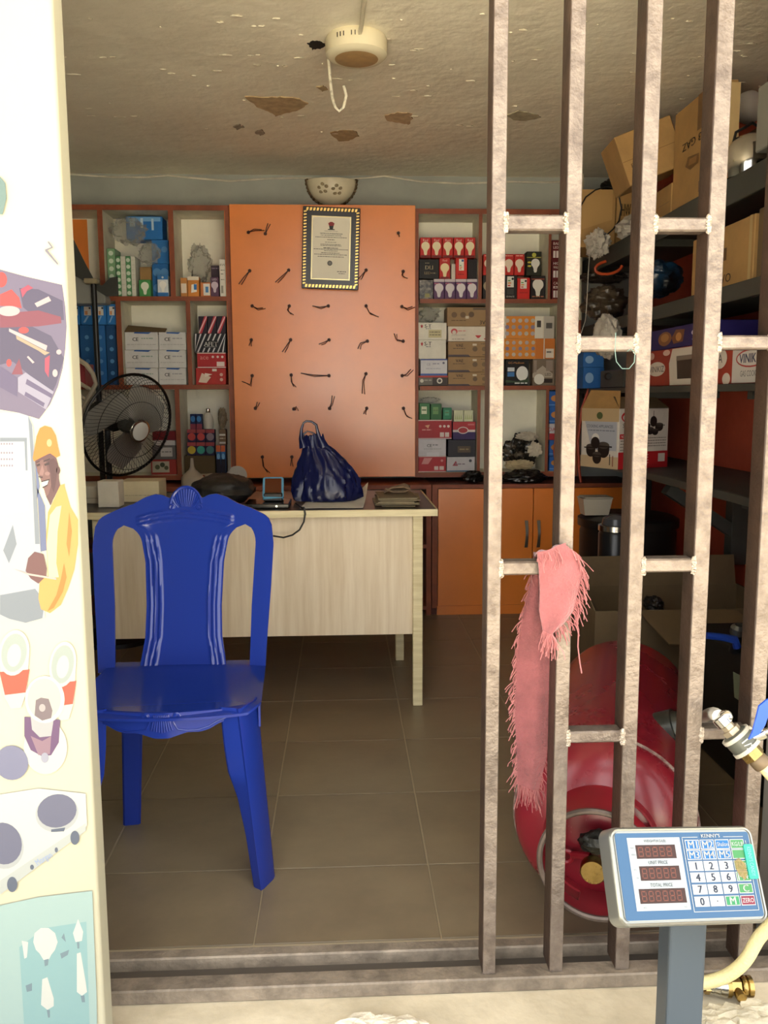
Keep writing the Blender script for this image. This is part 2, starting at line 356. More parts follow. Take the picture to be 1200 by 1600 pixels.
mb = MB(); nc = len(base); th = .007; pts = []
for r in rows: pts += [V3((bx + x, by(x, z), z)) for x, z in r]
K = len(pts); pts += [p + V3((0, th, 0)) for p in pts]; fs = []
cuts = (NL, NL + NS + 1)
for j in range(len(rows) - 1):
    for i in range(nc - 1):
        if i in cuts: continue
        a = j * nc + i; q = (a, a + 1, a + 1 + nc, a + nc); fs += [q, tuple(K + x for x in reversed(q))]
    for i in (0, nc - 1, NL, NL + 1, NL + NS + 1, NL + NS + 2):
        if j >= 41 and 0 < i < nc - 1: continue
        a = j * nc + i; fs.append((a, a + nc, K + a + nc, K + a))
a0 = (len(rows) - 1) * nc
for i in range(nc - 1):
    if i not in cuts: fs.append((a0 + i, a0 + i + 1, K + a0 + i + 1, K + a0 + i))
mb.add(pts, fs); back = mb.build('backrest', BLUE, ch, smooth=True, merge=True, angle=50)
bp = lambda x, y, e=.0: V3((bx + (x - 286) * PXM, by((x - 286) * PXM, zz(y)) - e, zz(y)))
mb = MB()
for k in range(13):
    a = math.radians(-62 + 124 * k / 12); c, s = math.sin(a), math.cos(a)
    mb.tube([bp(286 + c * 6 + (k - 6) * 1.1, 793 - s * 3), bp(286 + c * 16 + (k - 6) * .6, 793 - s * 17), bp(286 + c * 24, 793 - s * 32)], [.0016, .0030, .0036], 6)
mb.tube([bp(286 + 25 * math.sin(math.radians(a)), 791 - 33.5 * math.cos(math.radians(a))) for a in range(-80, 81, 10)], .0042, 6)
for sx in (-1, 1):
    mb.tube([bp(286 + sx * (22 + (5.5 - t * .22) * math.cos(t * .6 + 1.2)), 791 - (5.5 - t * .22) * math.sin(t * .6 + 1.2)) for t in range(18)], .0026, 6)
mb.build('shell_ornament', BLUE, back, smooth=True)
# seat
rows = []
for j in range(25):
    v = j / 24; y = 1.898 + .36 * v; hw = .222 - .018 * v
    if v < .12: hw -= .03 * (1 - v / .12) ** 2
    rows.append([(cx + .0 + hw * (2 * i / 24 - 1), y - .018 * (1 - (2 * i / 24 - 1) ** 2) * (1 - v), .452 - .022 * math.sin(math.pi * i / 24) ** .6 * math.sin(math.pi * min(1, v * 1.15 + .02)) ** .6 - (.012 * (1 - v / .1) ** 2 if v < .1 else 0)) for i in range(25)])
MB().sheet(rows, (0, 0, -.006)).build('seat', BLUE, ch, smooth=True, angle=60)
# front apron with scalloped lower edge
fy = lambda x: 1.888 + .04 * abs(x - cx) ** 1.5 / .1
sc = [(0, 1151), (12, 1151), (25, 1147), (40, 1143), (60, 1144), (74, 1141), (88, 1134), (100, 1130), (112, 1131)]
rows = []
top, bot = [], []
for i in range(61):
    u = -1 + 2 * i / 60; x = cx + u * .188; d = abs(u) * .188 * 1350 / 1.9
    zb = PY(255, lerp(sc, d), 1.9).z; rows.append([(x, fy(x), .446 + (zb - .446) * k / 5) for k in range(6)])
ap = MB().sheet(rows, (0, .006, 0)).build('apron', BLUE, ch, smooth=True)
mb = MB(); A = lambda dx, y, e=.001: V3((cx + dx * 1.9 / 1350, fy(cx + dx * 1.9 / 1350) - e, PY(255, y, 1.9).z))
for k in range(9):
    q = (k - 4) / 4
    mb.tube([A(q * 11, 1114), A(q * 14, 1128), A(q * 17, 1142 - abs(q) * 4)], [.002, .0028, .0022], 6)
for sx in (-1, 1):
    mb.tube([A(sx * (24 + (6 - t * .24) * math.cos(t * .6)), 1117 - (6 - t * .24) * math.sin(t * .6)) for t in range(18)], .0022, 6)
    mb.tube([A(sx * x, y) for x, y in ((18, 1117), (19, 1126), (25, 1137), (40, 1140), (58, 1140), (74, 1136), (88, 1129), (102, 1125), (113, 1130))], .002, 6)
mb.build('scroll_ornament', BLUE, ap, smooth=True)
# legs: splayed L sections
inner = [(1100, 345), (1130, 348), (1160, 351), (1200, 357), (1240, 372), (1300, 385), (1386, 398)]
def leg_front(sx):
    rows = []
    for k in range(15):
        y = 1100 + 284 * k / 14; t = k / 14
        xi = PY(lerp(inner, y), y, 1.905).x; xr = PY(372 + 35 * t, y, 1.90).x; z = max(.0, PY(390, y, 1.915).z); z = .452 * (1 - t) if k else .45
        g = lambda X, Y: (cx + sx * (X - cx), Y, z)
        rows.append([g(xi, 1.908 + .012 * t), g(xr - .004, 1.90 + .012 * t), g(xr, 1.895 + .012 * t), g(xr + .006, 1.90 + .014 * t), g(xr + .034 - .008 * t, 1.955 + .0 * t), g(xr + .036 - .008 * t, 1.97)])
    MB().sheet(rows, (-sx * .004, .005, 0)).build('leg', BLUE, ch, smooth=True, angle=35)
leg_front(1); leg_front(-1)
def leg_back(sx):
    rows = []
    for k in range(9):
        t = k / 8; z = .44 * (1 - t); X = .168 + .02 * t; Y = 2.235 + .03 * t
        g = lambda x, y: (cx + sx * x, y, z)
        rows.append([g(X - .05 + .012 * t, Y - .02), g(X - .002, Y - .025), g(X + .004, Y - .02), g(X + .006, Y + .03 - .01 * t)])
    MB().sheet(rows, (-sx * .004, .006, 0)).build('leg', BLUE, ch, smooth=True, angle=35)
leg_back(1); leg_back(-1)
for sx in (-1, 1):
    MB().sheet([[(cx + sx * (.216 - .02 * k / 8), 1.95 + .27 * k / 8, .446 - .06 * j / 3 + .012 * math.sin(math.pi * k / 8) * j / 3) for j in range(4)] for k in range(9)], (-sx * .005, 0, 0)).build('side_apron', BLUE, ch, smooth=True)
# ================================================================== desk
dk = thing('desk', (-.3, 3.4, 0), 'pale wood-effect desk with a dark dusty top behind the blue chair', 'desk')
MB().box(-1.0, 3.09, .722, .334, 3.74, .7455).build('top', DARKTOP, dk, bevel=.001)
MB().box(-1.0, 3.082, .7215, .335, 3.09, .746).box(.334, 3.082, .7215, .340, 3.74, .746).build('edge_band', EDGE, dk)
MB().box(-.86, 3.125, .272, .262, 3.143, .7215).build('front_panel', CREAM, dk, bevel=.001)
for x, y in ((.252, 3.105), (.222, 3.67), (-.90, 3.105), (-.855, 3.67)): MB().box(x, y, 0.0005, x + .036, y + .036, .7215).build('leg', EDGE, dk, bevel=.002)
# ================================================================== shelf units on the back wall
YF, YS, YK = 4.60, 4.63, 4.826          # front edge, front of the goods, back panel
ZP = lambda x, y: PY(x, y, YF).z
XP = lambda x, y=500: PY(x, y, YF).x
def unit(name, label, X0, X1, ztop, zbot, boards, divs, orange_side=None):
    u = thing(name, ((X0 + X1) / 2, 4.72, zbot), label, 'shelf unit')
    MB().box(X0, YK, zbot, X1, YK + .02, ztop).build('back_panel', mat('#efebd9', .65, var=.05, vs=5, name='white_back_board'), u)
    def board(nm, x0, z0, x1, z1, m=SHELFW):
        b = MB().box(x0, YF + .002, z0, x1, YK, z1).build(nm, m, u)
        MB().box(x0, YF, z0, x1, YF + .002, z1).build('edge_band', BROWN, b)
    for x0, x1, zt, zb in boards: board('shelf_board', x0, zb, x1, zt)
    for x, zt, zb, wd in divs: board('divider', x - wd / 2, zb, x + wd / 2, zt)
    return u
XLU0, XLU1 = XP(40), XP(363.5)
LT, LA, LB, LC = ZP(230, 320), ZP(260, 463), ZP(330, 601), ZP(330, 742)      # top edges of top board, mid, lower, bottom
t = .026
z1 = (LT - t, LA); z2 = (LA - t * .9, LB); z3 = (LB - t * .9, LC)
lu = unit('shelf_unit', 'brown-edged open shelf unit full of boxes left of the orange board', XLU0, XLU1, LT, LC - t,
          [(XLU0, XLU1, LT, LT - t), (XLU0 + t, XLU1 - t, LA, LA - t * .9), (XLU0 + t, XLU1 - t, LB, LB - t * .9), (XLU0, XLU1, LC, LC - t)],
          [(XLU0 + t / 2, LT - t, LC, t), (XLU1 - t / 2, LT - t, LC, t), (XP(158.5, 397), *z1, t), (XP(268.5, 397), *z1, t), (XP(187, 535), *z2, t), (XP(295.5, 535), *z2, .022), (XP(278.5, 675), *z3, .024)])
MB().box(XLU1 - t - .004, YF + .01, LC + .01, XLU1 - t, YK - .002, LT - t).build('orange_liner', ORANGE, lu)
MB().box(XP(80), YK - .004, LA + .02, XP(124), YK, LT - t - .004).build('orange_liner', ORANGE, lu)
XRU0, XRU1 = XP(648.5), XP(908)
RT, RA, RB, RC = ZP(700, 326), ZP(700, 467), ZP(700, 603), ZP(700, 738)
z1 = (RT - t, RA); z2 = (RA - t * .85, RB); z3 = (RB - t * .85, RC)
ru = unit('shelf_unit', 'brown-edged open shelf unit of bulb boxes right of the orange board', XRU0, XRU1, RT, RC - t,
          [(XRU0, XRU1, RT, RT - t), (XRU0 + t, XRU1 - t, RA, RA - t * .85), (XRU0 + t, XRU1 - t, RB, RB - t * .85), (XRU0, XRU1, RC, RC - t)],
          [(XRU0 + t / 2 - .004, RT - t, RC, .018), (XRU1 - t / 2, RT - t, RC, t), (XP(750.5, 400), *z1, .018), (XP(859, 400), *z1, .014), (XP(771, 535), *z2, .02), (XP(876, 535), *z2, .016), (XP(748, 675), *z3, .016), (XP(854.5, 675), *z3, .016)])
for k, (x, y) in enumerate(((215, 494), (234, 494), (247, 494), (266, 493))): pass
# ------------------------------------------------------------------ orange display board with wire ties
bo = MB().box(XP(364), 4.568, ZP(500, 745), XP(648), 4.598, ZP(500, 322)).build('display_board', ORANGE, None, 'large glossy orange display board dotted with twisted wire ties', 'board', bevel=.001)
TIE = mat('#4a2413', .6, name='rusty_wire')
ties = [((388, 363), [(397, 358), (409, 359)]), ((414.6, 365), [(416, 357), (418.5, 349)]), ((622.5, 364), [(624, 370)]), ((390, 423), [(382, 432), (373, 444)]), ((451, 422), [(441, 431), (430, 441)]),
        ((572, 422), [(565, 430), (560, 436)]), ((630, 424), [(628, 430), (633, 434)]), ((394, 478), [(402, 482), (411, 481)]), ((452, 478), [(449, 484), (455, 491)]), ((513, 478), [(500, 480), (488, 478)]),
        ((572, 478), [(577, 488), (588, 494)]), ((628, 479), [(636, 482), (644.5, 479)]), ((392.5, 531), [(391, 535), (389, 540)]), ((454, 531), [(448, 540), (441, 550)]), ((514, 531), [(506, 535), (498, 538)]),
        ((574, 533), [(563, 536), (559, 545)]), ((630, 533), [(619, 530), (616, 521)]), ((394, 587), [(391, 601), (378, 596)]), ((455, 586), [(455, 596), (459, 604)]), ((514, 587), [(490, 586), (470, 583)]),
        ((572, 584), [(567, 594), (566, 615)]), ((628.5, 587), [(635, 585), (642, 577)]), ((399, 638), [(401, 633), (402, 628)]), ((459, 639), [(463, 635), (462, 641)]), ((515, 638), [(518, 630), (519, 618)]),
        ((573, 638), [(570, 643), (568, 647)]), ((630.5, 638), [(634, 648), (640, 653)]), ((410, 714), [(411, 728), (418, 738)]), ((456, 714), [(455, 720), (454, 728)])]
for h, legs in ties:
    H = lambda p, e=0: PY(p[0], p[1], 4.56 - e)
    mb = MB().tube([H(h) + V3((0, .012, 0)), H(h) - V3((0, .004, 0))], .006, 6)
    mb.tube([H(h, .004)] + [H(p, .010) for p in legs], .0024, 5)
    mb.tube([H((h[0] + 2.4 * math.cos(a), h[1] + 2.4 * math.sin(a)), .006) for a in (0, 1.2, 2.4, 3.6, 4.8, 6)], .0022, 5)
    if len(legs) == 2: mb.tube([H(h, .005), H((legs[0][0] + 1.5, legs[0][1] + 2.5), .010), H((legs[1][0] + 4, legs[1][1] + 1), .008)], .002, 5)
    mb.build('wire_tie', TIE, bo)
# ------------------------------------------------------------------ framed certificate
ce0 = V3((-.05, 4.525, 1.885)); U = V3((.9992, 0, -.035)).normalized(); Vv = V3((.035, -.035, .998)).normalized(); Vv = (Vv - U * U.dot(Vv)).normalized(); N = Vv.cross(U) * -1
if N.y < 0: N = -N
FW, FH = .288, .402; ce0 = PY(517, 388, 4.515)
O = ce0 - U * FW / 2 - Vv * FH / 2
cf = MB().obox(O + N * .004, U, Vv, N, FW, FH, .016).build('framed_certificate', mat('#22100a', .25, name='dark_lacquer'), None, 'black and gold framed certificate hanging tilted on the orange board', 'picture frame', bevel=.003)
GOLD = mat('#d9b566', .3, metal=.85, name='gold_leaf')
mb = MB()
def fpt(u, v, e=0): return O + U * u + Vv * v - N * e
for k in range(15):
    x = .022 + (FW - .044) * k / 14
    for v in (.014, FH - .014): mb.prism([fpt(x - .006, v - .007), fpt(x + .004, v - .007), fpt(x + .008, v + .007), fpt(x - .003, v + .007)], -N * .004)
for k in range(24):
    y = .026 + (FH - .052) * k / 23
    for u in (.012, FW - .012): mb.prism([fpt(u - .007, y - .005), fpt(u + .007, y - .001), fpt(u + .007, y + .004), fpt(u - .007, y + .003)], -N * .004)
tag(mb.build('gilt_border', GOLD, cf), kind='stuff')
MB().obox(fpt(.026, .026), U, Vv, -N, FW - .052, FH - .052, .002).build('mount', mat('#17100b', .3, name='black_mount'), cf)
MB().obox(fpt(.045, .046, .002), U, Vv, -N, FW - .09, FH - .092, .002).build('inner_trim', mat('#c8b98a', .3, metal=.7, name='pale_gilt'), cf)
pw, ph = FW - .1, FH - .102; po = fpt(.05, .051, .004)
pg = MB().obox(po, U, Vv, -N, pw, ph, .0008).build('certificate', mat('#e9e2cf', .5, name='certificate_paper'), cf)
pr = [('p', [(.44, .86), (.56, .86), (.585, .90), (.53, .925), (.47, .925), (.415, .90)], '#8d2a2c'), ('p', [(.46, .80), (.54, .80), (.56, .86), (.44, .86)], '#2b2622'), ('p', [(.40, .795), (.60, .795), (.58, .81), (.42, .81)], '#3a3f36'),
      ('t', 'FEDERAL REPUBLIC OF NIGERIA', .5, .775, .012, .36, '#55504a'), ('T', 'CERTIFICATE OF REGISTRATION', .5, .735, .020, .60, '#35302b'), ('T', 'OF BUSINESS NAME', .5, .705, .016, .55, '#45403a'),
      ('l', .08, .92, .67, .010, '#6e675c'), ('l', .4, .6, .63, .012, '#6e675c'), ('l', .34, .64, .59, .010, '#8e877c'), ('l', .22, .76, .555, .010, '#6e675c'), ('l', .22, .78, .535, .010, '#6e675c'), ('l', .3, .7, .495, .013, '#58514a'),
      ('l', .04, .96, .475, .010, '#5f594f'), ('l', .32, .68, .45, .010, '#6e675c'), ('l', .24, .74, .415, .011, '#58514a'), ('l', .06, .94, .39, .010, '#5f594f'), ('l', .15, .85, .355, .011, '#6e675c'),
      ('c', .48, .255, .042, '#4d4b48'), ('c', .48, .255, .026, '#77736c'), ('l', .68, .92, .115, .014, '#7a756c'), ('l', .72, .9, .085, .010, '#7a756c')]
stamp(pg, po - N * .0008, U, Vv, N, pw, ph, pr)
# ------------------------------------------------------------------ half-moon wall lamp
wl = thing('wall_lamp', PY(518, 320, 4.84), 'half-round frosted glass wall lamp with a scalloped brown rim above the board', 'lamp')
LC0 = PY(518, 283, 4.845); rad = .132
rows = []
for j in range(9):
    a = math.pi / 2 * j / 8
    rows.append([LC0 + V3((-rad * math.cos(b) * math.cos(a * .999), -.085 * math.sin(a), -rad * math.sin(b) * math.cos(a * .999))) for b in [math.pi * i / 24 for i in range(25)]])
MB().sheet(rows, (0, .003, 0)).build('glass_bowl', mat('#d9cfb4', .35, var=.06, vs=12, name='cream_glass'), wl, smooth=True)
mb = MB()
for i in range(25):
    b = math.pi * i / 24; mb.blob(LC0 + V3((-rad * math.cos(b), -.006, -rad * math.sin(b))), .011, .008, .011, .3, 2, 8, 6, i)
tag(mb.build('scalloped_rim', mat('#5d4b33', .45, metal=.5, name='aged_bronze'), wl, smooth=True), kind='stuff')
mb = MB()
for fx, fz in ((-.045, -.052), (.028, -.06)):
    for k in range(5):
        a = k * 1.2566 + .4; p = LC0 + V3((fx + .02 * math.cos(a), 0, fz + .02 * math.sin(a))); q = math.sqrt(max(0, 1 - ((p.x - LC0.x) ** 2 + (p.z - LC0.z) ** 2) / rad ** 2)); mb.blob(p + V3((0, -.085 * q, 0)), .011, .003, .009, .1, 2, 8, 6, k)
mb.build('printed_flowers', mat('#8c7c5c', .5, name='faded_print'), wl, smooth=True)
# ------------------------------------------------------------------ goods: left unit
WH, BLB = '#d6d6d2', '#2f78c0'
def strip_label(u=.25): return ('r', u, .45, u + .5, .88, '#e4ddd2')
a = None
G = 'goods on the left shelves'
c1 = carton('bulb_carton', BLB, 'blue carton under shiny film at the top of the bulb cell, left unit', 'box', (196, 338, 254, 377), 4.66, .14, LA + .30, [('r', .1, .1, .9, .25, '#3d86cc')], G) if False else None
bl = carton('bulb_carton', '#2a6fb5', 'lower blue carton printed with pale logos beside the small bulb pack', 'box', (238, 412, 264, 463), 4.70, .11, LA, [('c', .3, .75, .12, '#5d97cf'), ('c', .75, .75, .12, '#5d97cf'), ('c', .3, .3, .12, '#5d97cf')], G)
bl2 = carton('bulb_carton', '#2f78c0', 'upper blue carton printed with pale logos, under the film-wrapped one', 'box', (237, 375, 263.5, 412), 4.70, .11, bl, [('c', .3, .6, .13, '#5d97cf'), ('c', .75, .6, .13, '#5d97cf')], G)
bl3 = carton('bulb_carton', '#2b74bd', 'large blue carton with painted glints, under clear film at the top of its cell', 'box', (197, 338, 254, 374), 4.69, .12, bl2, [('r', .05, .78, .95, .96, '#7db2e2'), ('r', .1, .55, .25, .9, '#bcd8ee'), ('r', .4, .5, .47, .92, '#cfe2f2'), ('r', .7, .4, .76, .9, '#bcd8ee')], G)  # pale strips are the shine of the film, painted on
wc = carton('bulb_pack', '#dfe6ea', 'white and blue bulb pack standing at the front of the blue cartons', 'box', (246, 430, 263, 463), YS, .05, LA, [('r', 0, .8, 1, 1, '#3c7cc0'), ('r', 0, 0, 1, .2, '#3c7cc0'), ('b', .5, .48, .55, '#f7f6f0'), ('c', .5, .9, .05, '#e8eef2')], G)
gp = carton('bulb_pack', '#4c9455', 'green bulb pack with a white bulb at the front of the left shelf', 'box', (217, 437, 236, 463), YS, .05, LA, [('b', .5, .5, .8, '#e6ead8')], G)
bw = carton('blank_carton', KRAFT, 'small plain brown carton standing behind the green bulb pack', 'box', (219, 417, 237, 463), 4.69, .05, LA, [], G)
for k, (x0, x1, h) in enumerate(((168, 181, '#7da57e'), (182, 189, '#558f5e'), (189, 197, '#d3d2c6'), (197, 205, '#5b9564'), (205, 212, '#d7d6ca'))):
    green = k in (0, 1, 3)
    carton('tube_carton', h, ('broad pale green tube carton at the left of the tube cartons' if k == 0 else '%s of the narrow %s tube cartons from the left' % (['', 'first', 'first', 'second', 'second'][k], 'green patterned' if green else 'white')), 'box', (x0, 400 if k else 388, x1, 463), YS + .004 * k, .12, LA,
           [('c', .5, .1 + .16 * j, .05, '#cfe0cc') for j in range(6)] if green else [('l', .2, .8, .9 - .12 * j, .01, '#b9b5a6') for j in range(7)], 'tube cartons on the left shelf')
def film(name, px, Y, D, label, seed, m=CLEAR, amp=.5, zmin=None, cat='bag', **k):
    x0, y0, x1, y1 = px; a, b = PY(x0, y1, Y), PY(x1, y0, Y); c = (a + b) / 2
    mb = MB().blob((c.x, Y + D / 2, c.z), (b.x - a.x) / 2 / (1 + amp * .35), D / 2 / (1 + amp * .5), (b.z - a.z) / 2 / (1 + amp * .3), amp, 2.6, 52, 34, seed, ridge=amp * .7)
    lo = [min(q[i] for q in mb.v) for i in range(3)]; hi = [max(q[i] for q in mb.v) for i in range(3)]
    l2, h2 = (a.x, Y, a.z), (b.x, Y + D, b.z)
    for q in mb.v:
        for i in range(3): q[i] = l2[i] + (q[i] - lo[i]) / (hi[i] - lo[i]) * (h2[i] - l2[i])
    if zmin is not None:
        for p in mb.v: p.z = max(p.z, zmin)
    return mb.build(name, m, None, label, cat, smooth=True, **k)
film('film_wrap', (168, 336, 232, 384), 4.625, .055, 'crumpled clear film bundle above the green tube cartons', 3)
film('film_wrap', (214, 376, 250, 414), 4.61, .05, 'loose clear film hanging over the upper blue carton', 4)
film('film_wrap', (290, 376, 329, 446), 4.70, .11, 'clear plastic bag crumpled behind the small orange packs', 5)
pk = [((282, 434, 292.5, 463), '#c98d4e', [('r', .1, .2, .9, .7, '#e6dccb')], 'narrow orange pack at the left end of the small packs'), ((293, 432, 311, 463), '#d68c3f', [('r', 0, .82, 1, 1, '#efe4cf'), ('p', [(.3, .2), (.8, .25), (.8, .65), (.35, .6)], '#f2efe6'), ('r', .55, .35, .8, .62, '#3b7fc4')], 'orange pack showing a white and blue appliance on the left shelf'),
      ((313, 441, 329, 463), '#d3824f', [('r', .3, .1, .95, .9, '#e8e4dc'), ('r', .5, .3, .8, .7, '#4c86bd')], 'short orange and white pack between the orange and purple packs'), ((329, 433, 342, 463), '#5b3f58', [('b', .5, .5, .6, '#cdbfcd'), ('t', 'LED', .5, .88, .1, '#d8ccd8')], 'purple pack with a pale bulb standing on the left shelf')]
for px, h, prn, lb in pk: carton('small_pack', h, lb, 'box', px, YS, .06, LA, prn, 'small packs on the left shelf')
carton('small_pack', '#463642', 'dark purple pack peeping over the purple bulb pack', 'box', (330, 415, 344, 463), 4.71, .06, LA, [('l', .1, .9, .9, .03, '#9a8a98')], G)
carton('tube_carton', '#e3e0d6', 'tall white carton beside the orange board on the left shelf', 'box', (343, 405, 353, 463), YS, .1, LA, [('t', '4W', .5, .85, .07, '#77736a'), ('l', .2, .8, .7, .02, '#77736a'), ('l', .2, .7, .6, .02, '#77736a'), ('r', .2, .1, .55, .3, '#9c988c'), ('l', .2, .8, .45, .02, '#77736a')], G)
dk1 = carton('small_pack', '#20242a', 'black pack in the corner under the pale green tube carton', 'box', (171, 434, 183.5, 463), 4.605, .02, LA, [('r', .0, .0, .12, 1, '#2f5f9a')], G)
# second row: blue cartons, white cartons, red cartons
for k, (x0, x1) in enumerate(((113, 125), (126, 148), (149, 166), (167, 183))):
    base = carton('bulb_carton', ['#21568f', '#235a94', '#2767a8', '#1f4c7c'][k], '%s tall blue carton from the banner in the lower blue row' % ORD[k], 'box', (x0, 508, x1, 601), YS + .02, .13, LB, [('c', .5, .2 + .2 * j, .035, '#5c93c8') for j in range(4)], 'tall blue cartons by the pole')
    carton('bulb_carton', '#2f7ac2', '%s blue carton with an energy label from the banner, upper blue row' % ORD[k], 'box', (x0, 475, x1, 507), YS, .14, base, [strip_label(), ('r', .3, .48, .5, .66, '#d9935f'), ('c', .66, .8, .05, '#39424c'), ('p', [(.15, .1), (.3, .1), (.6, .42), (.45, .42)], '#8fb9de')], 'labelled blue cartons by the pole')
names = ['bottom', 'middle', 'top']
prev = {0: LB, 1: LB}
for r, (ya, yb) in enumerate(((575, 601), (547, 575), (519, 547))):
    for c, (x0, x1) in enumerate(((195 + r * .0, 247), (248, 291))):
        prn = [('T', 'CE', .32, .60, .20, '#34343a'), ('l', .5, .85, .62, .06, '#8fa79c' if c == 0 else '#a3a3ac'), ('l', .06, .94, .28, .05, '#b9b9b8'), ('p', [(.28, .93), (.72, .9), (.8, .99), (.3, 1.0)], '#2d5fa8')]
        prev[c] = carton('white_carton', '#d3d2d0', '%s white CE carton in the %s column of six' % (names[r], ('left', 'right')[c]), 'box', (x0 + (2 if r == 0 and c == 0 else 0), ya, x1, yb), YS + .004 * c, .16, prev[c], prn, 'stacked white CE cartons')
fb = PY(191, 518, YS); mbf = MB().obox((XP(191), 4.635, max(TOP[prev[0].name], TOP[prev[1].name]) + .004), V3((.99, .0, -.08)).normalized(), V3((.1, .35, .3)).normalized(), (0, .6, -.6), .2, .055, .006)
mbf.build('cardboard_flap', KRAFTD, None, 'bent brown cardboard flap lying on the white CE cartons', 'cardboard')
r1 = carton('red_carton', '#b5312c', 'lowest red carton printed with a white flood light, beside the orange board', 'box', (306, 575, 353, 601), YS, .15, LB, [('p', [(.08, .15), (.35, .1), (.5, .45), (.2, .7)], '#e0cbb9'), ('p', [(.3, .45), (.55, .62), (.3, .7)], '#efe0d0'), ('r', .55, .8, .7, .95, '#e5d9cc'), ('c', .85, .6, .1, '#d9a99c'), ('c', .85, .3, .1, '#d9a99c')], G)
r2 = carton('red_carton', '#b42b30', 'red and white edged carton under the black striped carton', 'box', (308, 551, 353, 575), YS - .01, .15, r1, [('r', 0, 0, 1, .06, '#e6cfc8'), ('r', 0, .94, 1, 1, '#e6cfc8'), ('r', .68, .1, .95, .4, '#e4d2cd'), ('c', .55, .72, .08, '#e4d2cd'), ('c', .72, .72, .08, '#e4d2cd'), ('c', .88, .72, .08, '#e4d2cd'), ('t', 'ace', .25, .65, .2, '#d98d88')], G)
prn = []
for k in range(9):
    u = -.25 + k * .16; prn.append(('p', [(max(0, min(1, u)), 0.02), (max(0, min(1, u + .05)), .02), (max(0, min(1, u + .32)), .98), (max(0, min(1, u + .27)), .98)], '#cfcfd2'))
prn += [('r', .3, .25, .74, .62, '#15151b'), ('T', 'AFET', .52, .45, .22, '#e8e8e6'), ('l', .33, .71, .29, .03, '#bdbdbd')]
r3 = carton('striped_carton', '#1c1c24', 'black carton with white diagonal stripes reading AFET', 'box', (304, 521, 353, 550), YS, .15, r2, prn, G)
for k in range(3):
    carton('striped_pack', '#2b1d2c', '%s dark pack with a red slanting stripe on the AFET carton' % ORD[k], 'box', (310 + 14.4 * k, 494, 324 + 14.4 * k, 520.5), YS + .01, .1, r3, [('p', [(0, 0), (.35, 0), (1, .85), (1, 1), (.7, 1)], '#c23a48'), ('p', [(.0, .1), (.1, 0), (1, .96), (.9, 1)], '#e6b9bd')], 'striped packs on the AFET carton')
# third row
BT = LC + .0
b1 = carton('photo_carton', '#a63a34', 'red-edged carton with a picture of plants below the fan', 'box', (236, 718, 276, 742), YS, .13, BT, [('r', .05, .15, .72, .88, '#b9b29a'), ('c', .25, .5, .16, '#5c5f45'), ('c', .45, .65, .16, '#4c5540'), ('c', .6, .45, .14, '#5c5f45')], G)
b2 = carton('flat_carton', '#6f6a66', 'grey carton with a white label behind the rim of the fan', 'box', (238, 696, 275, 718), YS, .13, b1, [('r', .35, .2, .85, .85, '#c9c4bd'), ('l', .4, .8, .5, .08, '#83807a')], G)
b3 = carton('flat_carton', '#d0ccc4', 'thin white carton between grey and red ones behind the fan', 'box', (240, 688, 274, 696), YS, .13, b2, [], G)
carton('flat_carton', '#7d1f26', 'dark red carton topping the pile behind the fan', 'box', (238, 674, 275, 688), YS, .13, b3, [], G)
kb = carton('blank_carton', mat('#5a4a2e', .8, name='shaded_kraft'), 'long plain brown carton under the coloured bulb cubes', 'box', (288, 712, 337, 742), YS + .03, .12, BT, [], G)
cols = [['#c9b13f', '#3f9c8c', '#4d7d7d'], ['#c04a44', '#c44c48', '#8f7f86']]
pv = [kb, kb, kb]
for r, (ya, yb) in enumerate(((691, 712), (671, 691))):
    for c in range(3):
        pv[c] = carton('bulb_cube', '#2b2243', '%s coloured bulb cube from the left, %s row of the stack' % (ORD[c], ('lower', 'upper')[r]), 'box', (292.5 + 14.4 * c, ya, 306.5 + 14.4 * c, yb), YS + .035, .05, pv[c], [('r', 0, .72, 1, 1, '#a5484a'), ('c', .5, .42, .3, cols[r][c])], 'coloured bulb cubes on the left shelf')
for c in range(2):
    carton('bulb_cube', '#1d2a56', '%s small blue bulb cube topping the coloured cubes' % ('left', 'right')[c], 'box', (297 + 9.5 * c, 647, 306 + 9.5 * c, 670.5), YS + .04, .04, pv[0] if c == 0 else pv[1], [('r', 0, 0, 1, .35, '#8c3b4a'), ('q', .5, .68, .4, .2, '#3b79b8')], 'blue bulb cubes')
def lathe_thing(name, prof, C, m, label, cat, A=(0, 0, 1), n=24, **k): return MB().lathe(prof, C, A, n).build(name, m, None, label, cat, smooth=True, **k)
bb = thing('light_bulb', PY(324, 671, 4.69), 'large white bulb standing cap-up on the coloured cubes', 'bulb')
bz = TOP[pv[2].name]; bc = V3((PY(325.5, 660, 4.69).x, 4.69, bz + .0006))
MB().lathe([(.018, 0), (.026, .004), (.028, .03), (.028, .052), (.022, .072), (.012, .088)], bc, n=20).build('bulb_body', mat('#cfc9bb', .35, name='opal_white'), bb, smooth=True)
MB().lathe([(.011, .088), (.012, .09), (.011, .108), (.005, .112)], bc, n=16).build('cap', CHROME, bb, smooth=True)
pa = carton('hinge_pack', '#55331f', 'stack of brown and white packs by the orange board, left unit', 'box', (341, 696, 353, 742), YS + .04, .07, BT, [('r', 0, .0, 1, .5, '#241a20')], G)
pb = carton('socket_pack', '#2b3d63', 'left of two orange-topped blue packs near the orange board', 'box', (341, 697, 353.5, 716), YS, .035, ZP(350, 716), [], G) if False else None
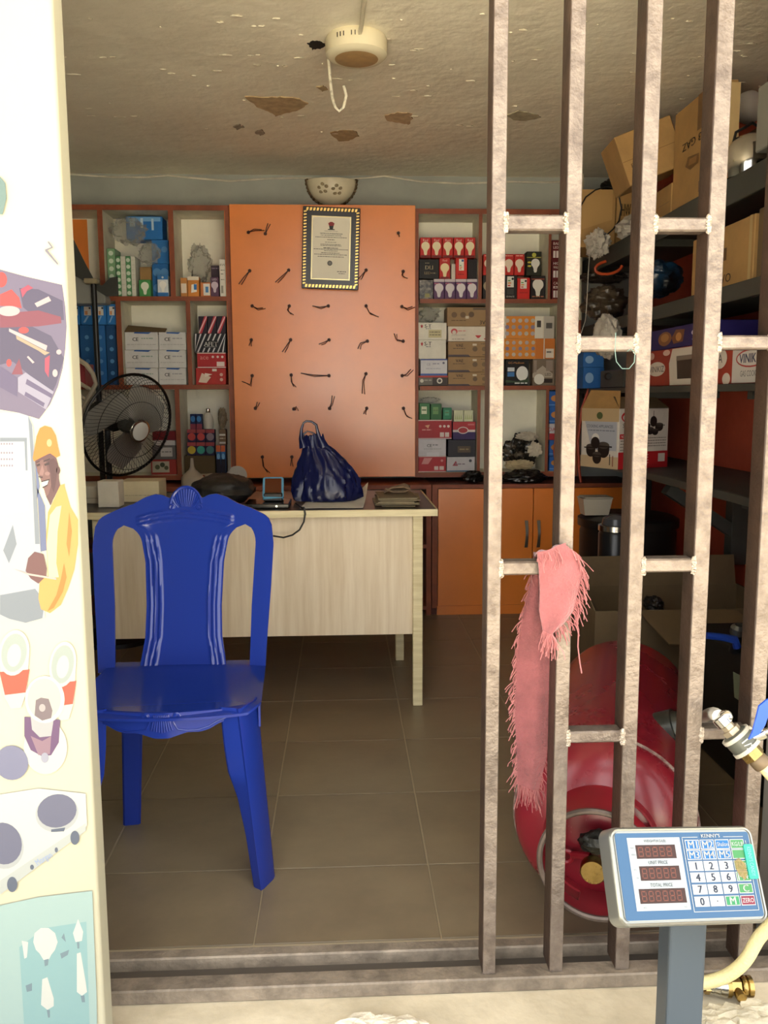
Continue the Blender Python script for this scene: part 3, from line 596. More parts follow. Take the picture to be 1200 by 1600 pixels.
for k in range(2):
    carton('socket_pack', '#3c6fae', '%s orange-topped blue pack hugging the orange board, left unit' % ('left', 'right')[k], 'box', (338 + 7.5 * k, 696, 345 + 7.5 * k, 742), YS, .035, BT, [('r', 0, .78, 1, 1, '#cf6a3f'), ('q', .5, .62, .35, .1, '#7fb3d8'), ('r', 0, 0, 1, .52, '#221b2a')], 'orange-topped blue packs')
pc = carton('bracket_pack', '#7a6148', 'brown pack of white brackets above the orange-topped packs', 'box', (342, 671, 353, 696), YS + .042, .06, pa, [('r', .05, .6, .95, .72, '#d9d4c8'), ('r', .05, .1, .95, .22, '#d9d4c8'), ('l', .1, .9, .4, .08, '#c9b9a0')], G)
film('parcel', (340, 636, 354, 671), 4.68, .05, 'small brown plastic parcel leaning in the left unit corner', 8, mat('#8c7c63', .35, var=.2, vs=20, name='brown_film'), .3, zmin=TOP[pc.name] + .0005)
# ------------------------------------------------------------------ goods: right unit
G = 'goods on the right shelves'
DK = '#1d1a1b'
z = RA
q0 = carton('foil_pack', mat('#2a2724', .3, hex2='#a59c8c', vs=60, band=(.45, .7), name='speckled_foil'), 'speckled black and silver pack under the DLI carton', 'box', (655, 437, 677, 467), YS, .12, z, [('r', .4, .1, .75, .3, '#8f8a55')], G)
pur = [carton('bulb_pack', '#5b3a63', '%s purple bulb pack from the left, bottom of the top right cell' % ORD[k], 'box', (677.5 + 17.2 * k, 436, 694.3 + 17.2 * k, 467), YS, .06, z, [('r', 0, .86, 1, 1, '#c9bfc4'), ('b', .5, .45, .75, '#d9d2d6'), ('l', .08, .5, .76, .05, '#c56a80')], 'purple bulb packs') for k in range(4)]
dli = carton('led_carton', '#15100f', 'black carton lettered DLI LED under the red bulb packs', 'box', (655, 405, 686, 436), YS, .12, pur[0], [('T', 'DLI', .5, .58, .2, '#cdbf9a'), ('T', 'LED', .42, .3, .13, '#b9ab82'), ('l', .6, .85, .27, .05, '#a59a78'), ('l', .3, .5, .78, .04, '#a59a78')], G)
r1 = carton('bulb_pack', '#c22a25', 'single red bulb pack beside the DLI carton', 'box', (686.5, 403, 703.5, 436), YS, .06, pur[0], [('b', .5, .42, .72, '#f0dfae'), ('t', 'Red', .5, .88, .1, '#e8b9a8'), ('r', .1, .0, .9, .1, '#7d1a17')], G)
w1 = carton('white_tube', '#d9d4c6', 'narrow white pack squeezed between two red packs', 'box', (705, 412, 711.5, 436), YS + .02, .05, pur[1], [], G)
r2 = carton('bulb_pack', '#cf2f26', 'red pack with an energy rating label above the purple packs', 'box', (712, 403, 730, 436), YS, .06, pur[2], [('r', .28, .4, .72, .95, '#e9e6dc'), ('r', .34, .46, .5, .5, '#cf3a2a'), ('r', .34, .54, .55, .58, '#e08a2a'), ('r', .34, .62, .5, .66, '#5f9a4a'), ('r', .5, .82, .7, .92, '#3e5fa0'), ('l', .2, .7, .2, .04, '#8f1f1a')], G)
d1 = carton('bulb_pack', '#1b1416', 'plain black pack at the right of the labelled red pack', 'box', (730.5, 405, 746, 436), YS + .02, .06, pur[3], [], G)
for k in range(5):
    o = [dli, r1 if False else dli, r1, r2, r2][k]
    carton('bulb_pack', '#c42723', '%s from the left of the five red bulb packs in a row' % ORD[k], 'box', (656.5 + 17.4 * k, 371, 673.2 + 17.4 * k, 403), YS, .06, max(TOP[x.name] for x in (dli, r1, r2)), [('b', .5, .46, .72, '#efe2bb'), ('t', 'Red', .5, .86, .12, '#ecc9bb'), ('r', .05, 0, .95, .12, '#6f1512')], 'row of five red bulb packs')
for k, x in enumerate((787, 804)):
    lower = carton('bulb_pack', [DK, '#cf2a22'][k], ['black pack with an energy label by the gate bar', 'red pack with an energy label left of a black bulb pack'][k], 'box', (x + (0 if k == 0 else 4), 430 if k == 0 else 434, x + (21 if k == 0 else 24), 467), YS, .06, z, [('r', .25, .5, .75, .95, '#e6e2d8'), ('r', .3, .55, .5, .6, '#cf3a2a'), ('r', .3, .65, .55, .7, '#e08a2a'), ('r', .3, .75, .5, .8, '#5f9a4a'), ('c', .66, .85, .05, '#222222')] + ([('r', .25, .2, .75, .45, '#3d3a38'), ('t', 'CE KALTZ', .5, .12, .06, .6, '#d9d4c6')] if k == 0 else [('l', .2, .8, .3, .03, '#8f1f1a')]), G)
    if k == 0: lk = lower
tz = TOP[lk.name]
for k, x in enumerate((755, 787, 803.5)):
    carton('bulb_pack', '#c32b25', ['red bulb pack half hidden by the first gate bar', 'left one of two red bulb packs right of the first gate bar', 'right one of two red bulb packs right of the first gate bar'][k], 'box', (x, 397, x + 16, 430), YS, .06, tz, [('b', .5, .45, .68, '#ecd9c4'), ('l', .15, .85, .9, .04, '#e8b9a8')], 'red bulb packs right of the gate bar')
carton('bulb_pack', DK, 'black pack under the red one hidden by the first gate bar', 'box', (754.5, 430, 771, 467), YS, .06, z, [('b', .5, .45, .68, '#a8987c')], G)
bk = carton('bulb_pack', '#211a19', 'lower black pack picturing a white bulb', 'box', (829, 431, 852, 467), YS, .07, z, [('b', .5, .5, .8, '#e2ded4'), ('r', .05, .84, .95, .88, '#9c4a34'), ('l', .1, .9, .1, .05, '#a86a50')], G)
carton('bulb_pack', '#26281c', 'upper black and olive pack picturing a white bulb', 'box', (822.5, 393, 846, 431), YS, .07, bk, [('b', .6, .42, .62, '#dcdad6'), ('r', 0, .74, 1, .77, '#a9a24a'), ('c', .5, .86, .09, '#b9b84c'), ('q', .2, .55, .13, .04, '#c9c04a'), ('q', .2, .4, .13, .04, '#c9c04a')], G)
pv = z
for k in range(3):
    pv = carton('cup_carton', '#5d1518', '%s of the dark red cup cartons seen between shelf edge and second bar' % ('lowest', 'middle', 'highest')[k], 'box', (862, 437 - 31 * k, 892, 467 - 31 * k), YS, .12, pv, [('t', ('CALL', 'HIGH', 'BALL')[k], .28, .82, .13, .4, '#e6d8cf'), ('t', ('B', 'WALL', 'LED')[k], .22, .62, .12, .28, '#e6d8cf')] + [('r', .08 + .16 * i, .1, .2 + .16 * i, .45, '#d9cfc9') for i in range(3)], 'dark red cup cartons')
z = RB
def st_prints(): return [('p', [(.08, .72), (.16, .72), (.12, .92)], '#b5363a'), ('p', [(.07, .84), (.17, .84), (.12, .66)], '#b5363a'), ('T', 'S-T', .34, .8, .2, '#4a4a4e'), ('l', .26, .44, .62, .05, '#8c8c8c')]
a0 = carton('switch_carton', '#3a3230', 'flat black and red carton at the bottom left of the VAE stack', 'box', (653.5, 587, 700, 604), YS, .14, z, [('r', 0, .84, 1, 1, '#b3382f'), ('r', .02, .1, .48, .8, '#6b655c'), ('c', .12, .5, .18, '#c9c4b6'), ('c', .72, .5, .28, '#d6d2c6'), ('c', .72, .5, .16, '#4a4542'), ('l', .2, .46, .5, .12, '#a09a8c')], G)
a1 = carton('switch_carton', '#cfd0d6', 'white carton with a blue lower edge below the S-T cartons', 'box', (657, 561, 699, 586.5), YS, .13, a0, [('r', 0, 0, 1, .12, '#3a5fa8'), ('r', 0, .93, 1, 1, '#3a4f9a'), ('t', 'CE', .3, .68, .14, '#8a8aa0'), ('l', .45, .7, .68, .07, '#9a9ab0'), ('l', .2, .75, .4, .05, '#aeb0c0'), ('c', .86, .76, .07, '#6a6a80')], G)
a2 = carton('switch_carton', '#ddd9cd', 'lower of two white S-T cartons', 'box', (654, 531, 697, 560.5), YS, .13, a1, st_prints(), G)
a3 = carton('switch_carton', '#e0dccf', 'upper of two white S-T cartons with a yellow label', 'box', (653.5, 504, 698, 530.5), YS, .13, a2, st_prints() + [('r', .36, .12, .82, .58, '#c9bf94'), ('l', .4, .78, .42, .05, '#77705a'), ('l', .4, .78, .26, .05, '#77705a')], G)
film('film_wrap', (654, 477, 692, 504), 4.66, .1, 'clear film heaped on the upper S-T carton', 12, zmin=TOP[a3.name] + .0005)
def vae(): return [('T', 'VAE', .28, .74, .2, '#3f332c'), ('l', .12, .42, .52, .05, '#5c4c3c'), ('p', [(0, 0), (.55, 0), (.5, .13), (0, .13)], '#4a4048'), ('c', .66, .5, .17, '#6d5942'), ('c', .88, .5, .15, '#7d674c'), ('r', .6, .72, .7, .85, '#d9d0bd'), ('l', .8, .98, .82, .04, '#5c4c3c'), ('l', .84, 1, .1, .05, '#5c4c3c')]
VK = mat('#9b7c55', .6, var=.07, vs=12, name='brown_print_card')
v = z
for k, (ya, yb) in enumerate(((581.5, 604), (557.5, 581), (533.5, 557))):
    v = carton('drill_carton', VK, '%s of the three brown VAE cartons' % ('bottom', 'middle', 'top')[k], 'box', (700, ya, 764, yb), YS, .14, v, vae(), 'brown VAE cartons')
v4 = carton('lock_carton', '#ddd3c4', 'white carton with a red arch and bull mark on the VAE cartons', 'box', (700, 510, 764, 533), YS, .14, v, [('q', .15, .66, .08, .2, '#c5484a'), ('q', .15, .6, .05, .14, '#ddd3c4'), ('l', .24, .45, .66, .08, '#d99a94'), ('t', 'LUXTECH HOME', .26, .42, .1, .34, '#9a8f86'), ('l', .1, .4, .12, .06, '#a8988c'), ('p', [(.66, .4), (.82, .4), (.76, .22), (.72, .22)], '#c23a3a'), ('l', .88, 1, .12, .08, '#c5484a')], G)
carton('drill_carton', VK, 'brown SVE carton topping the stack beside the first gate bar', 'box', (698.5, 480, 764, 509), YS, .14, v4, [('c', .17, .6, .15, '#6b5237'), ('c', .38, .6, .15, '#6b5237'), ('c', .58, .62, .15, '#5c4630'), ('r', .44, .4, .52, .54, '#d9d0bd'), ('l', .1, .45, .28, .05, '#6b5237'), ('T', '3VE', .88, .2, .2, '#3f332c'), ('r', .62, .86, .98, .96, '#5a4c40')], G)
def orange_dots(bg, sp=True):
    L = [('r', .06 if sp else 0, 0, .62, 1, '#d98a34')]
    for i in range(5):
        for j in range(3): L.append(('c', .08 + .125 * i, .22 + .29 * j, .095, ['#b9aeb0', '#8f86a0', '#c9bba8', '#a59a9a'][(i * 2 + j) % 4]))
    return L + [('r', .62, 0, .78, 1, '#e3dccd' if sp else '#cf7a30'), ('r', .8, 0, 1, 1, '#b9b2a6' if sp else '#c8742e')]
l1 = carton('led_carton', '#171314', 'black carton showing a round white panel lamp by the second gate bar', 'box', (790, 562, 826, 604), YS, .06, z, [('q', .72, .47, .26, .28, '#e8e8e4'), ('t', 'GC-Madison', .45, .88, .07, .7, '#c98a4a'), ('r', .08, .35, .38, .52, '#3f78b8'), ('r', .08, .55, .38, .7, '#cfd4da'), ('l', .4, .95, .07, .05, '#cfcfc9'), ('p', [(.0, .12), (1, .12), (1, .26), (.5, .17), (.0, .22)], '#3a4a32')], G)
l2 = carton('led_carton', '#7a6a5a', 'brown carton with silver stripes and a round lamp in the right unit', 'box', (832, 561, 867, 604), YS, .06, z, [('p', [(0, .45), (.45, .75), (.9, .45), (.9, .3), (0, .3)], '#b3a595'), ('r', .05, .5, .18, .95, '#96867a'), ('r', .6, .55, .9, .95, '#96867a'), ('c', .3, .24, .2, '#e6e2d8'), ('r', .52, .1, .9, .25, '#2a201b'), ('t', 'LED', .7, .42, .1, '#2a201b')], G)
tz = max(TOP[l1.name], TOP[l2.name])
o1 = carton('lamp_carton', '#d7cdbb', 'lower orange carton printed with rows of small round pictures', 'box', (786, 529, 867, 561), YS, .14, tz, orange_dots('', False) + [('r', .82, .05, .98, .5, '#ddd3c2'), ('l', .84, .96, .3, .08, '#77706a')], G)
carton('lamp_carton', '#d7cdbb', 'upper orange and white carton printed with rows of round pictures', 'box', (786, 494, 866, 528.5), YS, .14, o1, orange_dots('') + [('l', .66, .74, .5, .3, '#4a443c'), ('l', .84, .96, .45, .25, '#5a5650')], G)
z = RC
e0 = carton('bulb_carton', '#b03038', 'lowest red carton with white edging, bottom right shelf', 'box', (654, 713, 697, 738), YS, .14, z, [('r', 0, 0, 1, .04, '#e0c9c5'), ('r', 0, .96, 1, 1, '#e0c9c5'), ('r', .57, .12, .72, .36, '#ddc9c3'), ('r', .76, .12, .92, .36, '#ddc9c3'), ('p', [(.1, .5), (.35, .5), (.5, .9), (.2, .9)], '#d58f8c'), ('c', .85, .72, .08, '#d58f8c')], G)
e1 = carton('bulb_carton', '#cfccd0', 'white CE carton between two red cartons, bottom right shelf', 'box', (653.5, 686, 697, 712.5), YS, .14, e0, [('T', 'CE', .4, .62, .17, '#55555a'), ('l', .52, .7, .62, .07, '#85858a'), ('l', .2, .85, .4, .05, '#a9a9ac'), ('r', .3, .0, .75, .22, '#dcdade')], G)
e2 = carton('bulb_carton', '#a82a33', 'red carton with a gold mark under the green packs', 'box', (653, 656, 706, 685.5), YS, .13, e1, [('r', 0, 0, 1, .05, '#d9c0bd'), ('r', 0, .95, 1, 1, '#d9c0bd'), ('p', [(.2, .7), (.35, .75), (.3, .55)], '#d99a7a'), ('l', .12, .4, .45, .06, '#d58f8c'), ('r', .65, .1, .77, .34, '#d9c6c2'), ('r', .8, .1, .92, .34, '#d9c6c2'), ('c', .66, .66, .07, '#e0c9c5'), ('c', .78, .66, .07, '#e0c9c5'), ('c', .9, .66, .07, '#e0c9c5')], G)
e3 = carton('bulb_carton', '#c2c0c4', 'silver carton with a red mark at the shelf front, bottom right', 'box', (698, 714, 742, 738), YS, .14, z, [('p', [(.2, .4), (.32, .75), (.4, .4)], '#a04a55'), ('l', .3, .65, .48, .08, '#8a7f8c'), ('c', .84, .74, .1, '#4c5058'), ('r', 0, 0, 1, .08, '#4a6a8c')], G)
e4 = carton('bulb_carton', '#2b2a33', 'dark carton with a brown label above the silver carton', 'box', (700, 687, 743, 713), YS, .13, e3, [('r', .35, .25, .82, .62, '#5a4a3a'), ('l', .42, .75, .4, .08, '#8a7a5a')], G)
e5 = carton('bulb_carton', '#35235c', 'red and purple carton with an oval badge, bottom right shelf', 'box', (707.5, 659, 743, 686), YS, .13, e4, [('r', 0, .55, 1, 1, '#b02f38'), ('r', 0, .42, 1, .55, '#d9cdc9'), ('q', .45, .52, .24, .2, '#e3d6d0'), ('q', .45, .52, .2, .15, '#a8323a'), ('r', .66, .8, .95, .88, '#c9767a')], G)
for k, (px, h, lb) in enumerate((((655, 630, 672, 655), '#3f7a4a', 'left green-wrapped pack on the red carton'), ((673, 631, 690, 655), '#356b40', 'right green-wrapped pack on the red carton'), ((692, 637, 706, 655), '#2e7d5c', 'teal pack between green packs and flowered pack'))):
    carton('soap_pack', h, lb, 'box', px, YS + .005 * k, .05, max(TOP[e2.name], TOP[e5.name]) if k == 2 else e2, [('r', .2, .35, .7, .8, ['#cfd8b9', '#6b9a5c', '#4fa07d'][k]), ('l', .25, .65, .55, .08, '#56764c')], G)
for k in range(2): carton('flower_pack', '#d3d6b5', '%s pale flowered pack on the red and purple carton' % ('left', 'right')[k], 'box', (709 + 15.5 * k, 641, 724 + 15.5 * k, 658.5), YS, .05, e5, [('p', [(.1 + .2 * i, .2), (.25 + .2 * i, .2), (.2 + .2 * i, .7)], '#a7b87a') for i in range(4)], 'pale flowered packs')
film('film_wrap', (655, 620, 690, 629.5), 4.64, .06, 'loose film draped over the green packs', 15, zmin=max(TOP[n.name] for n in (e2,)) + .0775)
# crumpled black bags and wrapping paper in the lower middle cell
film('rag_bundle', (786, 676, 848, 738), YS + .03, .13, 'bundle of crumpled black plastic and metal in the lower right cell', 21, mat('#211e1b', .25, hex2='#6a5f50', vs=22, band=(.5, .72), name='black_film_and_foil'), .45, zmin=z + .0005)
film('paper_wad', (788, 718, 836, 738), YS - .022, .048, 'wad of cream wrapping paper in front of the black bundle', 23, mat('#b9a985', .8, var=.15, vs=10, name='cream_paper'), .5, zmin=z + .0005)
film('paper_wad', (806, 674, 845, 690), YS, .05, 'strip of white paper topping the black bundle', 25, mat('#bcb2a0', .8, var=.2, vs=16, name='white_paper'), .5)
film('paper_wad', (824, 688, 850, 716), YS - .012, .04, 'torn white paper end sticking out of the black bundle', 26, mat('#cfc6b2', .8, var=.12, vs=16, name='torn_paper'), .55)
pv = z
for k in range(5):
    pv = carton('logo_carton', '#2c62ad' if k != 2 else '#c9c4c6', ['lowest blue carton', 'second lowest blue carton', 'red and white carton', 'second highest blue carton', 'highest blue carton'][k] + ' in the narrow cell by the second gate bar', 'box', (858, 713 - 25.5 * k, 892, 738 - 25.5 * k), YS, .1, pv, [('q', .3, .55, .22, .2, '#c9884a'), ('r', 0, .12, 1, .18, '#6a9ad6')] if k != 2 else [('r', 0, 0, 1, .4, '#b3343a'), ('t', 'DAT', .2, .65, .22, '#b3343a')], 'logo cartons in the narrow cell')
# ------------------------------------------------------------------ base cabinets
ZB = .695; YBC = 4.45
bc = thing('base_cabinet', (1.0, 4.6, 0), 'low orange base cabinet with two doors behind the gate', 'cabinet')
BX0, BX1, BXM = PY(675, 850, YBC).x, 1.56, PY(832, 850, YBC).x
MB().box(BX0, YBC + .02, .0005, BX1, YB - .002, ZB).build('carcass', mat('#5c2c1c', .6, name='dark_brown_board'), bc)
MB().box(BX0, YBC - .004, ZB - .02, BX1, YBC + .02, ZB).box(BX0, YBC - .004, .04, BX0 + .028, YBC + .02, ZB - .02).build('face_frame', BROWN, bc)
MB().box(BX0 + .028, YBC + .004, .0005, BX1, YBC + .02, .05).build('plinth', ORANGE, bc)
for k, (a, b) in enumerate(((BX0 + .032, BXM - .002), (BXM + .002, BX1 - .003))):
    d = MB().box(a, YBC - .002, .052, b, YBC + .018, ZB - .023).build('door', ORANGE, bc, bevel=.001)
    hx = PY(822 if k == 0 else 841, 830, YBC).x; zt, zb = PY(830, 813, YBC).z, PY(830, 855, YBC).z
    hm = MB(); n = 10
    rows = [[(hx + sx * (.009 - .002 * math.sin(math.pi * i / n)), YBC - .003 - .02 * math.sin(math.pi * i / n), zb + (zt - zb) * i / n) for sx in (-1, 0, 1)] for i in range(n + 1)]
    hm.sheet(rows, (0, -.003, 0)).build('handle', mat('#8d877c', .35, metal=.8, name='dull_nickel'), d, smooth=True)
bo2 = thing('open_cabinet', (-.5, 4.6, 0), 'low open brown cabinet behind the desk under the orange board', 'cabinet')
x0, x1 = -1.75, BX0 - .004
MB().box(x0, YB - .03, .05, x1, YB - .002, ZB - .03).build('back_panel', mat('#7c7f78', .7, name='grey_back_board'), bo2)
MB().box(x0, YBC, ZB - .022, x1, YB - .002, ZB).build('top', BROWN, bo2)
for zsh in (.03, .36): MB().box(x0, YBC + .004, zsh, x1, YB - .031, zsh + .02).build('shelf_board', BROWN, bo2)
for xx in (x0, -1.2, -.62, -.05, x1 - .026): MB().box(xx, YBC, .0005, xx + .026, YB - .031, ZB - .022).build('divider', BROWN, bo2)
MB().box(PY(378, 760, YBC).x, YBC - .012, ZB - .09, PY(455, 760, YBC).x, YBC - .001, ZB - .024).build('drawer_front', ORANGE, bo2)
# things standing on the base cabinets
film('bin_bag', (782, 734, 862, 760), 4.455, .12, 'rolled black bin bag lying on the base cabinet', 31, mat('#161312', .22, bump=.5, bs=30, name='black_bag'), .3, zmin=ZB + .0008)
film('bin_bag', (722, 736, 760, 757), 4.46, .1, 'smaller black bag on the base cabinet behind the first gate bar', 32, mat('#15120f', .35, bump=.4, bs=40, name='black_bag_dull'), .35, zmin=ZB + .0008)
wire('orange_cable', [(874, 672), (868, 685), (866, 705), (868, 725), (873, 744), (876, 748)], 4.57, .006, mat('#c2471d', .4, name='orange_sheath'), 'bent orange cable end hanging by the narrow blue cartons')
fu = PY(301, 752, 4.5)
lathe_thing('funnel', [(.006, .145), (.008, .144), (.011, .10), (.018, .085), (.05, .055), (.058, .045), (.058, .004), (.055, 0.001)][::-1], (fu.x, 4.5, ZB), mat('#b6a994', .5, name='ivory_plastic'), 'upside-down ivory plastic funnel behind the blue chair', 'funnel')
tp = PY(339, 750, 4.56)
lathe_thing('tape_roll', [(.02, .001), (.058, .001), (.058, .058), (.02, .058)], (tp.x, 4.53, ZB), mat('#bcb4a2', .5, name='white_tape'), 'squat white tape roll beside the ivory funnel', 'tape')
pt_ = PY(364, 738, 4.5)
lathe_thing('cable_reel', [(.008, -.02), (.05, -.02), (.05, -.016), (.03, -.015), (.03, .012), (.05, .014), (.05, .018), (.008, .018)], (pt_.x + .02, 4.5, ZB + .0522), mat('#b9b1a4', .45, name='white_reel'), 'white plastic cable reel standing on edge by the orange board', 'reel', A=(.3, -1, .1))
# ================================================================== things on the desk
DT = .7463
bag = thing('shopping_bag', PZ(508, 785, DT), 'shiny navy blue plastic carrier bag sagging on the desk', 'bag')
NAVY = mat('#10153f', .26, bump=.2, bs=26, spec=.4, name='navy_film')
lev = [(788, 461, 562), (778, 456, 565), (765, 455, 566), (750, 457, 564), (735, 461, 556), (720, 465, 543), (707, 469, 528), (697, 472, 516), (688, 473, 509), (680, 474, 506)]
rows = []
LV = []
for k in range(len(lev) - 1):
    for q in range(4): t = q / 4; LV.append([lev[k][i] + (lev[k + 1][i] - lev[k][i]) * t for i in range(3)])
LV.append(lev[-1]); NB = 97
for k, (y, xl, xr) in enumerate(LV):
    Y0 = 3.36; a, b = PY(xl, y, Y0), PY(xr, y, Y0); c = (a + b) / 2; hx = (b.x - a.x) / 2; s_ = k / (len(LV) - 1); hy = hx * (.62 - .2 * s_)
    ring = []
    for i in range(NB):
        t = 2 * math.pi * i / (NB - 1); d = V3((math.cos(t), math.sin(t), 0))
        rid = abs(noise.noise(V3((d.x * 3.1 + s_ * 2.2, d.y * 3.1, s_ * 1.1)))) + .6 * abs(noise.noise(V3((d.x * 6.5 - s_ * 3, d.y * 6.5, s_ * 2.3 + 4)))) + .35 * abs(noise.noise(V3((d.x * 11, d.y * 11 + s_ * 2, s_ * 9))))
        q = .90 + .24 * rid * (1 - .45 * s_) - .04
        z = c.z + .012 * noise.noise(V3((d.x * 3, d.y * 3, 7.7 + s_ * 4))) * min(1, k / 3)
        if k == 0: z = DT + .006
        ring.append((c.x + d.x * hx * q, Y0 + d.y * hy * q, max(DT + .006, z)))
    rows.append(ring)
mb = MB(); n = NB
mb.add([p for r in rows for p in r] , [(j * n + i, j * n + i + 1, (j + 1) * n + i + 1, (j + 1) * n + i) for j in range(len(rows) - 1) for i in range(n - 1)])
mb.add(rows[0][:-1], [tuple(range(NB - 1))])
mb.build('bag_body', NAVY, bag, smooth=True, merge=True, angle=38)
def strap(pts, wd, Y, nm='handle'):
    rows = []
    for i, (x, y) in enumerate(pts):
        a = V3(PY(*pts[max(0, i - 1)], Y)); b = V3(PY(*pts[min(len(pts) - 1, i + 1)], Y)); t = (b - a).normalized(); nrm = V3((-t.z, 0, t.x)); p = PY(x, y, Y)
        rows.append([p + nrm * (wd[i] * e) + V3((0, .006 * (e * e), 0)) for e in (-1, -.4, .4, 1)])
    MB().sheet(rows, (0, .003, 0)).build(nm, NAVY, bag, smooth=True)
strap([(474, 700), (470, 685), (471, 670), (474, 661), (479, 658), (487, 659), (494, 664), (496, 674), (499, 685), (505, 700)], [.016, .008, .005, .004, .004, .004, .005, .006, .010, .018], 3.33)
strap([(478, 700), (474, 688), (474, 678), (480, 674), (488, 676), (492, 678), (492, 688), (489, 698)], [.008, .005, .004, .003, .003, .003, .004, .008], 3.38)
lp = thing('tablet_dock', PZ(425, 792, DT), 'flat black slab under the small payment terminal on the desk', 'electronics')
a, b = PZ(378, 799, DT), PZ(450, 799, DT)
MB().box(a.x, 3.14, DT, b.x, 3.30, DT + .018).build('slab', mat('#12100f', .22, name='gloss_black'), lp, bevel=.004, seg=2)
MB().lathe([(.004, 0), (.004, .002)], (PY(432, 789, 3.138).x, 3.14, DT + .009), (0, -1, 0), 10).build('button', CHROME, lp)
ps = thing('payment_terminal', PZ(425, 785, DT + .02), 'small light blue card terminal with an orange reflection painted on its screen', 'terminal')
U = V3((.995, .05, 0)).normalized(); Vv = V3((-.12, .75, .55)).normalized(); Vv = (Vv - U * U.dot(Vv)).normalized(); N = U.cross(Vv) * -1
if N.z > 0: N = -N
PO = V3((PY(411, 787, 3.22).x, 3.20, DT + .034))
def rrect(O, U, V, w, h, r, n=5):
    P = []
    for cxx, cyy, a0 in ((w - r, r, -90), (w - r, h - r, 0), (r, h - r, 90), (r, r, 180)):
        for i in range(n + 1): t = math.radians(a0 + 90 * i / n); P.append(V3(O) + V3(U) * (cxx + r * math.cos(t)) + V3(V) * (cyy + r * math.sin(t)))
    return P
MB().prism(rrect(PO, U, Vv, .078, .115, .010), N * .016).build('body', mat('#5f9fc0', .4, name='sky_blue_rubber'), ps, smooth=True)
MB().prism(rrect(PO + U * .008 + Vv * .016 - N * .0012, U, Vv, .062, .090, .004), N * .001).build('screen', mat('#5a2a12', .12, name='orange_reflection_glass'), ps)  # the orange reflection is put into the screen colour
MB().box(PO.x + .004, 3.205, DT + .0185, PO.x + .074, 3.275, DT + .05).build('foot', BLACK, ps, bevel=.004)
# papers, twine and cable
mb = MB()
PAP = mat('#cfc9bd', .75, var=.06, vs=8, name='grey_paper')
rows = []
for j in range(9):
    v = j / 8; rows.append([])
    for i in range(13):
        u = i / 12; x = PY(470, 788, 3.2).x + u * .23 + v * .03; y = 3.13 + v * .38
        z = DT + .002 + .002 * noise.noise(V3((u * 3, v * 3, 2))) + max(0, u - .75) * .10 * v ** 2 * 2.2
        rows[-1].append((x, y, max(DT + .001, z)))
MB().sheet(rows, (0, 0, .0012)).build('wrapping_paper', PAP, None, 'crumpled grey wrapping paper under the carrier bag', 'paper', smooth=True)
st = thing('newspaper_stack', PZ(620, 788, DT), 'frayed stack of old brown newspapers at the desk corner', 'paper')
for k in range(9):
    r_ = random.uniform; x0 = PY(590, 790, 3.2).x + r_(-.01, .015); x1 = PY(654, 788, 3.2).x + r_(-.02, .006)
    O = V3((x0, 3.15 + r_(0, .02), DT + .0012 + .0037 * k)); an = r_(-.06, .06)
    MB().obox(O, (math.cos(an), math.sin(an), 0), (0, 0, 1), (-math.sin(an), math.cos(an), 0), x1 - x0, .003, .22).build('sheet', mat(['#7c6f56', '#8d8066', '#6c6049'][k % 3], .85, var=.15, vs=30, name='newsprint%d' % (k % 3)), st)
tw = MB()
for k in range(7):
    y = 3.28 + .008 * k; tw.tube([PY(602, 764, y), PY(615, 770 - k * .8, y), PY(632, 769 - k, y), PY(640, 765 - k, y), PY(632, 761 - k * .8, y), PY(612, 762, y), PY(600, 770, y)], .004, 6)
for p in tw.v: p.z = max(p.z, DT + .0375)
tw.build('twine_hank', mat('#75604a', .8, var=.2, vs=40, name='brown_twine'), None, 'hank of brown twine lying on the newspaper stack', 'twine', smooth=True)
wire('power_cable', [(455, 781), (462, 786), (470, 790), (474.5, 794)], 3.078, .0032, BLACK, 'thin black cable drooping in a loop over the desk front') if False else None
MB().tube([(PY(462, 784, 3.25).x, 3.25, DT + .006), (PY(472, 790, 3.15).x, 3.12, DT + .006)] + [PY(x, y, 3.074) for x, y in ((475, 793), (477, 803), (475, 815), (468, 828), (457, 836), (443, 840), (425, 837), (408, 828), (395, 812))] + [(PY(392, 795, 3.12).x, 3.076, DT + .004), (PY(392, 795, 3.12).x, 3.12, DT + .006)], .0034, 6).build('power_cable', BLACK, None, 'thin black cable drooping in a loop over the desk front', 'cable', smooth=True)
film('laptop_bag', (286, 744, 394, 800), 3.2, .3, 'limp black laptop bag on the desk behind the chair crest', 41, mat('#191715', .6, bump=.3, bs=40, name='black_nylon'), .12, zmin=DT + .001)
for k, (px, h, lb) in enumerate((((100, 760, 182, 797), '#b9b2a0', 'white carton lid at the left end of the desk by the banner'), ((152, 752, 185, 776), '#cdc5b2', 'cream tray standing in front of the white carton lid'))):
    carton('paper_tray', mat(h, .7, var=.08, vs=10, name='dusty_white_card%d' % k), lb, 'tray', px, 3.34 - .12 * k, .2 if k == 0 else .08, DT + .0005, [('r', .1, .3, .9, .34, '#8f8a7c')] if k == 0 else [])
carton('paper_stack', mat('#c7b894', .75, var=.08, vs=10, name='cream_card'), 'long cream folded card on the desk below the fan', 'paper', (186, 752, 249, 796), 3.38, .14, DT + .0005, [('l', .1, .9, .3, .04, '#a5997c')])
